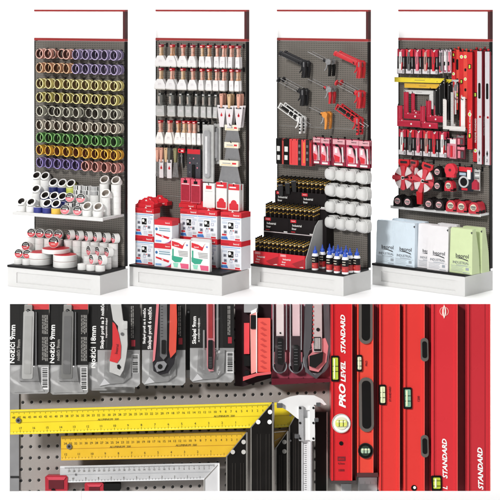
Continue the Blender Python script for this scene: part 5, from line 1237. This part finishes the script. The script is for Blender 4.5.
clear_knife(271.6, 288.2, 304, 338, mat('ecdcdc', .35, 0, .04, name='off_white_blade'), mat('6c2a38', .4, name='wine_strip'), 'white bladed knife with black slider in the left clear pack')
clear_knife(288.8, 303.0, 304, 345, mat('e8c8cc', .35, 0, .06, name='blush_blade'), mat('3a2026', .4, name='dark_wine_strip'), 'blush bladed knife with black slider in the right clear pack')
clear_knife(303.4, 330.6, 304, 0, None, mat('b8a4ac', .35, 0, .1, name='lilac_grey_strip'), 'large slate and rose knife in a clear pack beside the red level', True)
t, O = cthing('pack_tray', 'dark red glossy tray edge running below the clear knife packs', 'tray', 290, 384, .02)
c = CM(O); c.poly([(271.6, 378.6), (330.4, 378.6), (330.4, 382), (271.6, 385)], .004, .036, mat('5c1424', .3, 0, .15, coat=.5, name='dark_cherry_edge')); part('tray', c, t)
# ---- rulers
YEL = mat('ead228', .32, 0, .05, coat=.2, name='glossy_yellow'); AMB = mat('e0b42c', .34, 0, .06, coat=.2, name='glossy_amber'); ALU = mat('cfd0d2', .35, .35, .06, name='brushed_aluminium')
LEGB = mat('181615', .38, .1, .12, name='black_anodised'); GRV = mat('33302e', .35, .3, .1, name='groove_grey'); EDG = mat('b0aca6', .3, .7, .05, name='bright_edge')
def big_square(label, tl, tr, mb, bl, d, col, lx0, lx1, cm0, ncm, stepcm, in0, nin, nums=True, legm=None, rivets=(), rc=None, words=()):
    t, O = cthing('try_square', label, 'try square', (tl[0] + mb[0]) / 2, bl[1], d, 'close-up ruler squares')
    c = CM(O); c.poly([tl, tr, mb, bl], d - .0025, d, col)
    dx = tr[0] - tl[0]; sl = (tr[1] - tl[1]) / dx; slb = (mb[1] - bl[1]) / (mb[0] - bl[0]); hgt = bl[1] - tl[1]
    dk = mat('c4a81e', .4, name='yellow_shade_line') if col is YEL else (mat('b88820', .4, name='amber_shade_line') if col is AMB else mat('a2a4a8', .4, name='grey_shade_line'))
    hi = mat('f4ea60', .3, name='yellow_highlight_line') if col is YEL else (mat('f0c454', .3, name='amber_highlight_line') if col is AMB else mat('e6e8ea', .3, name='grey_highlight_line'))  # bevel highlights painted as paler lines along the ruler
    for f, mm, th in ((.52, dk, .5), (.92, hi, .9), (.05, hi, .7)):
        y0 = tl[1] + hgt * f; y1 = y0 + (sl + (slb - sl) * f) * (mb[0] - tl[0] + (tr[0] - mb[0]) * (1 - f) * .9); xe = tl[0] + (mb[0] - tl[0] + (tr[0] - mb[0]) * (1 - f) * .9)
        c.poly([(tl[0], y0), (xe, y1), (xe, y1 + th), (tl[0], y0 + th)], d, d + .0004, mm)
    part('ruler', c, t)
    g = CM(O); top = lambda x: tl[1] + sl * (x - tl[0]); bot = lambda x: bl[1] + slb * (x - bl[0])
    for i in range(ncm * 5):
        x = cm0 - i * stepcm / 5
        if x < tl[0] + 1: break
        L = 3.0 if i % 5 == 0 else 1.7
        g.rect(x - .12, x + .12, top(x) + hgt * .06, top(x) + hgt * .06 + L, d, d + .0005, mat('4c4420', .5, name='scale_ink') if col is not ALU else DGREY)
    for i in range(nin * 4):
        x = in0 - i * stepcm * 2.54 / 4
        if x < tl[0] + 1: break
        L = 2.6 if i % 4 == 0 else 1.5
        g.rect(x - .12, x + .12, bot(x) - hgt * .06 - L, bot(x) - hgt * .06, d, d + .0005, mat('4c4420', .5, name='scale_ink') if col is not ALU else DGREY)
    part('scale', g, t)
    n = CM(O)
    if nums:
        for i in range(1, ncm):
            x = cm0 - i * stepcm
            if x > tl[0] + 2: n.word(str(i), 3.1 if col is not ALU else 2.4, x, top(x) + hgt * .32, d + .0004, mat('3a3418', .5, name='numeral_ink'), math.degrees(math.atan(-sl)), bold=0)
        for i in range(1, nin):
            x = in0 - i * stepcm * 2.54
            if x > tl[0] + 2: n.word(str(i), 3.1 if col is not ALU else 2.4, x, bot(x) - hgt * .24, d + .0004, mat('3a3418', .5, name='numeral_ink'), math.degrees(math.atan(-sl)), bold=0)
        for wx in words: n.word('ALUMINIUM  500', 2.8, wx, top(wx) + hgt * .50, d + .0004, mat('3a3418', .5, name='numeral_ink'), 1.2, shear=.2, bold=0)
        part('numerals', n, t)
    k = CM(O); lm = legm or LEGB
    k.poly([tr, (lx1, tr[1] + .5), (lx1, 491), (lx0, 491), (lx0, mb[1]), mb], d - .008, d + .006, lm)
    k.poly([(lx1 - 1.6, tr[1] + 1), (lx1, tr[1] + .6), (lx1, 491), (lx1 - 1.6, 491)], d + .005, d + .0072, EDG if lm is LEGB else INKW); k.poly([(lx0, mb[1] + .4), (lx0 + 1.3, mb[1] - 1), (lx0 + 1.3, 491), (lx0, 491)], d + .005, d + .0072, EDG if lm is LEGB else INKG)
    k.poly([(mb[0], mb[1] - .6), (tr[0], tr[1]), (tr[0] - .1, tr[1] + 1.0), (mb[0] + .4, mb[1] + .4)], d + .005, d + .0066, EDG)
    w = lx1 - lx0
    if lm is LEGB:
        for f in (.28, .42, .66, .8): k.rect(lx0 + w * f, lx0 + w * f + .9, mb[1] + 6, 491, d + .005, d + .0068, GRV)
    part('leg', k, t)
    if rivets:
        for i, (x, y) in enumerate(rivets):
            r = CM(O); r.disc(x, y, 2.15, d + .005, d + .0084, rc or INKW, 18); part('rivet', r, t)
    if tl[0] < 70 and col is not ALU:
        r = CM(O); x = tl[0] + 8; r.disc(x, top(x) + hgt * .44, 2.6, d, d + .003, mat('7c7a74', .4, .5, .1, name='hole_rivet'), 18); r.disc(x, top(x) + hgt * .44, 1.2, d + .0028, d + .0036, GRV, 12); part('hang_hole', r, t)
        peg(x, top(x) + hgt * .44, d - .001)
    else: peg(tl[0] + 16, bl[1] - hgt * .5, d - .003)
big_square('long bright yellow ruler square with black leg, uppermost', (10.2, 409.8), (272.4, 402.4), (250.4, 428), (10.2, 434.6), .060, YEL, 250.4, 273.6, 268, 50, 5.3, 249, 19, rivets=((270, 412), (258.2, 422), (269.6, 422)), words=(108, 224))
big_square('amber ruler square with black leg, second from top', (61, 436), (246.8, 431.6), (226, 457), (61, 460.4), .042, AMB, 226, 247.6, 242, 36, 5.2, 224, 14, rivets=((243.6, 442), (232.8, 452), (243.6, 452)), rc=mat('c4c2be', .4, name='grey_rivet'), words=(120, 186))
big_square('pale aluminium ruler square, third from top', (60, 466), (219.4, 462.8), (204, 479.8), (60, 482.8), .026, ALU, 203.4, 219.6, 214, 30, 5.0, 200, 11, legm=mat('dcdcde', .4, .3, .05, name='pale_leg_metal'))
big_square('short yellow square behind the caliper', (274.4, 402.6), (303, 401.8), (288.8, 427), (274.4, 428), .020, YEL, 288.8, 303.4, 300, 4, 5.3, 288, 2, nums=False)
big_square('short amber square half hidden behind the long square', (274.2, 431), (288, 430.4), (275.2, 449), (274.2, 450), .030, mat('b08830', .4, 0, .06, name='dull_amber'), 275.2, 288.4, 286, 2, 5.3, 280, 1, nums=False, rivets=((284.4, 442), (284.4, 451.4)), rc=mat('8e8c88', .4, name='dim_rivet'))
# ---- caliper
t, O = cthing('caliper', 'white steel caliper with two thumb screws hanging by the red level', 'caliper', 307, 491, .05)
WS = mat('ececec', .22, .15, .05, name='satin_steel'); WS2 = mat('c0c0c2', .25, .4, .08, name='darker_steel')
c = CM(O); c.poly([(276.4, 404.4), (280, 400.4), (290, 396.6), (299, 395), (314, 395.2), (322, 399), (326.6, 404.6), (323, 405.4), (314, 404.8), (313, 410), (300, 410), (300, 420), (297, 418.4), (288, 411)], .046, .056, WS); part('head', c, t)
c = CM(O); c.rect(301.6, 312.2, 405, 491, .042, .052, mat('e6e6e8', .22, .15, .06, name='beam_steel'));
for x in (302.2, 310.6): c.rect(x, x + 1.0, 442, 491, .0515, .0532, WS2)
for i in range(24): c.rect(304.6 if i % 5 else 303.6, 306.6, 443.4 + i * 2, 443.8 + i * 2, .0518, .0526, DGREY)
part('beam', c, t)
c = CM(O); c.rect(298.8, 303.4, 406, 441, .048, .062, WS2, .8); c.rect(309.8, 314.8, 406, 441, .048, .062, WS, .8); c.rect(303, 310, 418, 440, .050, .058, WS, .6)
for y in (408, 423, 438.6):
    for x in (300, 313.4): c.disc(x, y, 1.1, .061, .0634, BLACK, 12)
part('slider', c, t)
for x, y, s in ((279.6, 405.6, 4.4), (318.4, 404.6, 3.6), (316.4, 420, 3.4), (297, 436.4, 3.6)):
    c = CM(O); c.rect(x - s * .62, x + s * .62, y - s * .55, y + s * .55, .048, .064, STEEL, .6)
    for i in range(4): c.rect(x - s * .5 + i * s * .3, x - s * .4 + i * s * .3, y - s * .5, y + s * .5, .0635, .0648, DGREY)
    part('thumb_screw', c, t)
peg(307, 398.6, .044)
# ---- small red tools at the foot
CR = mat('aa2434', .4, 0, .1, name='cherry_plastic')
t, O = cthing('red_clamp', 'small cherry red clamp with square recess at the bottom left', 'clamp', 56, 491, .04)
c = CM(O); c.poly([(45, 477), (47, 475.4), (66, 475.4), (67.6, 477), (67.4, 491), (45.2, 491)], .002, .028, CR); part('body', c, t)
c = CM(O); c.rect(48.6, 63.6, 480, 489, .027, .029, mat('5c0e1c', .4, name='shaded_cherry_recess')); c.poly([(46.6, 477), (66, 477), (64, 480), (48.6, 480)], .027, .0296, mat('c84454', .4, name='lit_cherry_bevel')); c.disc(53, 490.4, 1.8, .0285, .0305, BLACK, 12, 0, 180); part('recess', c, t)  # shade of the recess and light on its bevel painted as flat tones
t, O = cthing('red_clamp', 'second cherry red clamp with a black jaw, right of the first', 'clamp', 94, 491, .04)
c = CM(O); c.poly([(84.6, 484), (86, 482.6), (102, 482.6), (103.6, 484), (103.4, 491), (84.6, 491)], .002, .026, CR); part('body', c, t)
c = CM(O); c.poly([(87, 484.4), (101.6, 484.4), (99.6, 486.8), (89, 486.8)], .0255, .0274, mat('c84454', .4, name='lit_cherry_bevel')); c.rect(89, 99.6, 487.2, 491, .0255, .0268, mat('5c0e1c', .4, name='shaded_cherry_recess')); part('recess', c, t)  # same painted light on the bevel and shade in the recess
c = CM(O); c.rect(103.8, 120, 483.6, 491, .002, .030, BLACK, .8); part('jaw', c, t)
# ---- spirit levels
F1 = mat('d2262c', .28, .05, .08, coat=.3, name='signal_red_face', scale=5); F2 = mat('e2483a', .28, .05, .08, coat=.3, name='warm_red_face', scale=5); F3 = mat('d4323a', .28, .05, .08, coat=.3, name='red_face', scale=5); F4 = mat('de3a36', .28, .05, .08, coat=.3, name='bright_red_face', scale=5); F5 = mat('c22e38', .28, .05, .08, coat=.3, name='cool_red_face', scale=5)
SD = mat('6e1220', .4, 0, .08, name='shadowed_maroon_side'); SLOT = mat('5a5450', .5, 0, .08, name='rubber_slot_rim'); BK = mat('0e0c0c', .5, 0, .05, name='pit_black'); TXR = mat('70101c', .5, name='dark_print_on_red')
def level(label, x0, x1, x2, y1, d, face, extra, edge=True, y0=304):
    t, O = cthing('spirit_level', label, 'spirit level', (x0 + x1) / 2, y1, d, 'red spirit levels side by side')
    c = CM(O); c.rect(x0, x1, y0, y1, .004, d, face)
    w = x1 - x0; c.rect(x0, x0 + w * .10, y0, y1, d - .001, d + .0022, face); c.rect(x1 - w * .12, x1, y0, y1, d - .001, d + .0022, face)
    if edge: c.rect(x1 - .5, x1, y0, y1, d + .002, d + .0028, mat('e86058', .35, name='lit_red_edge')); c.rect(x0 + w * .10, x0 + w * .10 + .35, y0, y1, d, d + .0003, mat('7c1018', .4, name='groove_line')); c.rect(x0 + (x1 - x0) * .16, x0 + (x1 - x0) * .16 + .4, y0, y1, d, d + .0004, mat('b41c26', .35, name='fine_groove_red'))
    part('face', c, t)
    if x2 > x1:
        c = CM(O); c.rect(x1, x2, y0, y1, .004, d - .022, SD); c.rect(x2 - .9, x2, y0, y1, .004, d - .016, mat('94202c', .4, name='side_strip_rim')); part('shaded_side_strip', c, t)  # recessed maroon strip stands in for the level's shaded right side
    extra(t, O, d)
    return t, O
def slot(t, O, d, cx, w, ya, yb, cut=False):
    if cut:                                  # this slot runs on to the sawn top of the level
        def half(r, y, top): return [(cx - r, top), (cx - r, y - r)] + [(cx - r * math.cos(R(a)), y - r + r * math.sin(R(a))) for a in range(15, 180, 15)] + [(cx + r, y - r), (cx + r, top)]
        c = CM(O); c.poly(half(w / 2, yb, ya), d - .001, d + .0036, SLOT); part('grip_rim', c, t)
        c = CM(O); c.poly(half(w * .30, yb - 3.4, ya + .2), d + .0034, d + .0046, BK); part('grip_opening', c, t); return
    c = CM(O); c.rect(cx - w / 2, cx + w / 2, ya, yb, d - .001, d + .0036, SLOT, min(w / 2 - .1, 6.8)); part('grip_rim', c, t)
    c = CM(O); c.rect(cx - w * .30, cx + w * .30, ya + 3.4, yb - 3.4, d + .0034, d + .0046, BK, w * .28); part('grip_opening', c, t)
def bvial(t, O, d, x0, x1, ya, yb, liq):
    c = CM(O); c.rect(x0, x1, ya, yb, d - .001, d + .003, BK, 1.0); part('vial_frame', c, t)
    c = CM(O); w = x1 - x0; c.rect(x0 + w * .2, x1 - w * .12, ya + 2, yb - 2, d + .0025, d + .0055, liq, 1.0); cy = (ya + yb) / 2
    for y in (cy - 2.6, cy + 2.6): c.rect(x0 + w * .2, x1 - w * .12, y, y + .5, d + .005, d + .0062, BK)
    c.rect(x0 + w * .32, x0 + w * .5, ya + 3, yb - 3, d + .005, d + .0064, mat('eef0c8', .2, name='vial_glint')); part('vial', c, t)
LIM = mat('b4c43c', .2, 0, .08, coat=.6, name='lime_fluid'); MIN = mat('7ca890', .2, 0, .1, coat=.6, name='mint_fluid')
def rvial(t, O, d, cx, cy, r, rim, liq):
    c = CM(O); c.disc(cx, cy, r, d - .001, d + .003, rim, 32); c.ring(cx, cy, r * .92, r, d + .003, d + .0042, mat('b4b4b0', .4, name='vial_ring_grey') if rim is INKW else DARK); part('vial_ring', c, t)
    c = CM(O); c.disc(cx, cy, r * .66, d + .0028, d + .0046, mat('dcdcc4', .3, name='vial_well') if rim is INKW else mat('2c3a30', .3, name='dark_well'), 28); c.rect(cx - r * .62, cx + r * .62, cy - r * .34, cy + r * .34, d + .0044, d + .0072, liq, 1.6)
    for s_ in (-.22, .22): c.rect(cx + r * s_ - .25, cx + r * s_ + .25, cy - r * .34, cy + r * .34, d + .007, d + .008, BK)
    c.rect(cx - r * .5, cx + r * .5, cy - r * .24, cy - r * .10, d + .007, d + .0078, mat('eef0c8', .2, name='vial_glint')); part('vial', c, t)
def e1(t, O, d):
    l = CM(O); l.word('STANDARD', 6.4, 343.2, 334.5, d + .0006, INKW, 90, sx=1.12, shear=.3, bold=.035); l.word('LEVEL', 6.4, 343.4, 372, d + .0006, INKW, 90, sx=1.22, shear=.3, bold=.035); l.word('PRO', 8.8, 342.6, 396.5, d + .0006, INKW, 90, sx=1.34, shear=.3, bold=.04); part('lettering', l, t)
    bvial(t, O, d, 331.2, 339.0, 355.6, 381.6, LIM); rvial(t, O, d, 341.2, 423.4, 9.2, INKW, mat('dce070', .2, 0, .06, coat=.5, name='pale_lime_fluid'))
    c = CM(O); c.disc(341.2, 443.4, 2.0, d, d + .001, BK, 16); part('pin_hole', c, t)
    c = CM(O); c.rect(337.6, 345.4, 456.6, 461, d, d + .0006, TXR); c.word('60cm', 2.6, 341.4, 458.9, d + .0008, F1, 0); c.word('0,5mm', 2.4, 341.4, 463.6, d + .0004, TXR, 0); c.word('1000', 3.2, 341.2, 470.4, d + .0004, TXR, 0); part('data_plate', c, t)
    c = CM(O); c.rect(331.2, 355.8, 480.6, 483.6, .004, d + .001, mat('3c3434', .5, name='rubber_end')); part('end_cap', c, t)
def e2(t, O, d):
    slot(t, O, d, 365.8, 13.6, 304, 344, True); slot(t, O, d, 366.4, 13.8, 377.4, 432)
    bvial(t, O, d, 356.6, 362.0, 354.8, 371.6, mat('c8ccb0', .25, 0, .1, coat=.4, name='pale_fluid')); rvial(t, O, d, 365.6, 450.8, 7.4, BK, mat('a8c0a8', .25, 0, .1, coat=.4, name='sage_fluid'))
    c = CM(O); c.word('PRO', 2.8, 366.4, 363.4, d + .0006, TXR, 90); part('lettering', c, t)
    c = CM(O); c.rect(356.8, 378, 472.8, 477, .004, d + .001, mat('4a2426', .5, name='brown_rubber_end')); part('end_cap', c, t)
def e3(t, O, d):
    bvial(t, O, d, 379.2, 385.8, 384.6, 405, mat('d4dcb0', .25, 0, .1, coat=.4, name='straw_fluid')); c = CM(O); c.word('STANDARD', 2.8, 390, 394, d + .0006, TXR, 90); part('lettering', c, t)
    for i in range(19): pass
    c = CM(O)
    for i in range(30): c.rect(399.0, 399.8, 306 + i * 6.2, 307.2 + i * 6.2, d, d + .001, TXR)
    part('scale_marks', c, t)
def e4(t, O, d):
    bvial(t, O, d, 403.6, 411.6, 387.4, 409, MIN); c = CM(O); c.word('1200', 3.0, 418.6, 399, d + .0006, TXR, 90); part('lettering', c, t)
    slot(t, O, d, 424.6, 7.2, 338, 361.4); slot(t, O, d, 424.8, 7.2, 435, 457.4)
    c = CM(O); c.disc(414, 488, 2.8, d, d + .0012, BK, 18); c.disc(414.6, 487.6, 1.4, d + .001, d + .002, INKW, 12); part('pin_hole', c, t)
def e5(t, O, d):
    c = CM(O); c.ring(444.2, 311.4, 3.9, 4.5, d, d + .0008, mat('e8a8a0', .4, name='pale_emblem_line')); c.poly([(444.2, 304.6), (446, 309), (446.2, 313.6), (444.2, 318.6), (442.2, 313.6), (442.4, 309)], d, d + .0014, mat('f0dcd4', .4, name='cream_emblem')); c.poly([(444.2, 307), (444.7, 311), (444.2, 316), (443.7, 311)], d + .0013, d + .002, F3); part('emblem', c, t)
    c = CM(O); c.word('STANDARD', 6.4, 445.0, 459, d + .0006, INKW, 90, sx=1.12, shear=.3, bold=.035); c.word('L', 6.2, 445.4, 488, d + .0006, INKW, 90, sx=1.1, shear=.3); part('lettering', c, t); bvial(t, O, d, 431.4, 441.6, 475.6, 490.8, LIM)
def e6(t, O, d):
    c = CM(O); c.word('STANDARD', 6.8, 480.6, 469, d + .0006, INKW, 90, sx=1.12, shear=.3, bold=.035); part('lettering', c, t)
    c = CM(O); c.rect(484.6, 485.2, 304, 491, d, d + .0006, mat('9c1c28', .4, name='seam_dark_red')); part('seam', c, t)
level('red level with PROLEVEL STANDARD lettering and white round vial', 331.2, 352.2, 356.2, 480.6, .072, F1, e1)
level('warm red level with two long grip slots', 357, 373.4, 378.2, 472.8, .066, F2, e2)
level('plain red level with small straw vial, third from left', 379.2, 399.8, 402.8, 491, .062, F4, e3)
level('red level with mint vial and dark slots on its right edge', 403.6, 424.6, 430.2, 491, .066, F4, e4)
level('red level with cream leaf emblem at the top', 431.2, 457.6, 466.2, 491, .062, F3, e5)
level('rightmost red level with lettering at its foot only', 467, 490.4, 490.4, 491, .066, F5, e6)
for x0, x1, y0, lb in ((341.4, 351.4, 484, 'pale steel rule end below the lettered red level'), (358.6, 377, 477.4, 'pale steel rule end below the slotted red level')):
    t, O = cthing('steel_rule', lb, 'rule', (x0 + x1) / 2, 491, .03, 'rule ends below the levels')
    c = CM(O); c.rect(x0, x1, y0, 491, .002, .030, ALU); part('blade', c, t)
    c = CM(O)
    for i in range(int((x1 - x0) / 1.1)): c.rect(x0 + .8 + i * 1.1, x0 + 1.0 + i * 1.1, 484 if i % 5 else 481.5, 491, .030, .0306, GREY)
    part('scale', c, t)

t, O = cthing('black_rule', 'black rule hanging right of the caliper beam', 'rule', 320, 491, .02, 'rule ends below the levels')
c = CM(O); c.rect(315.6, 327.4, 412, 491, .002, .018, LEGB); part('blade', c, t); c = CM(O); c.rect(326.4, 327.8, 412, 491, .0175, .0195, EDG); part('edge', c, t)
peg(321, 416, .01)
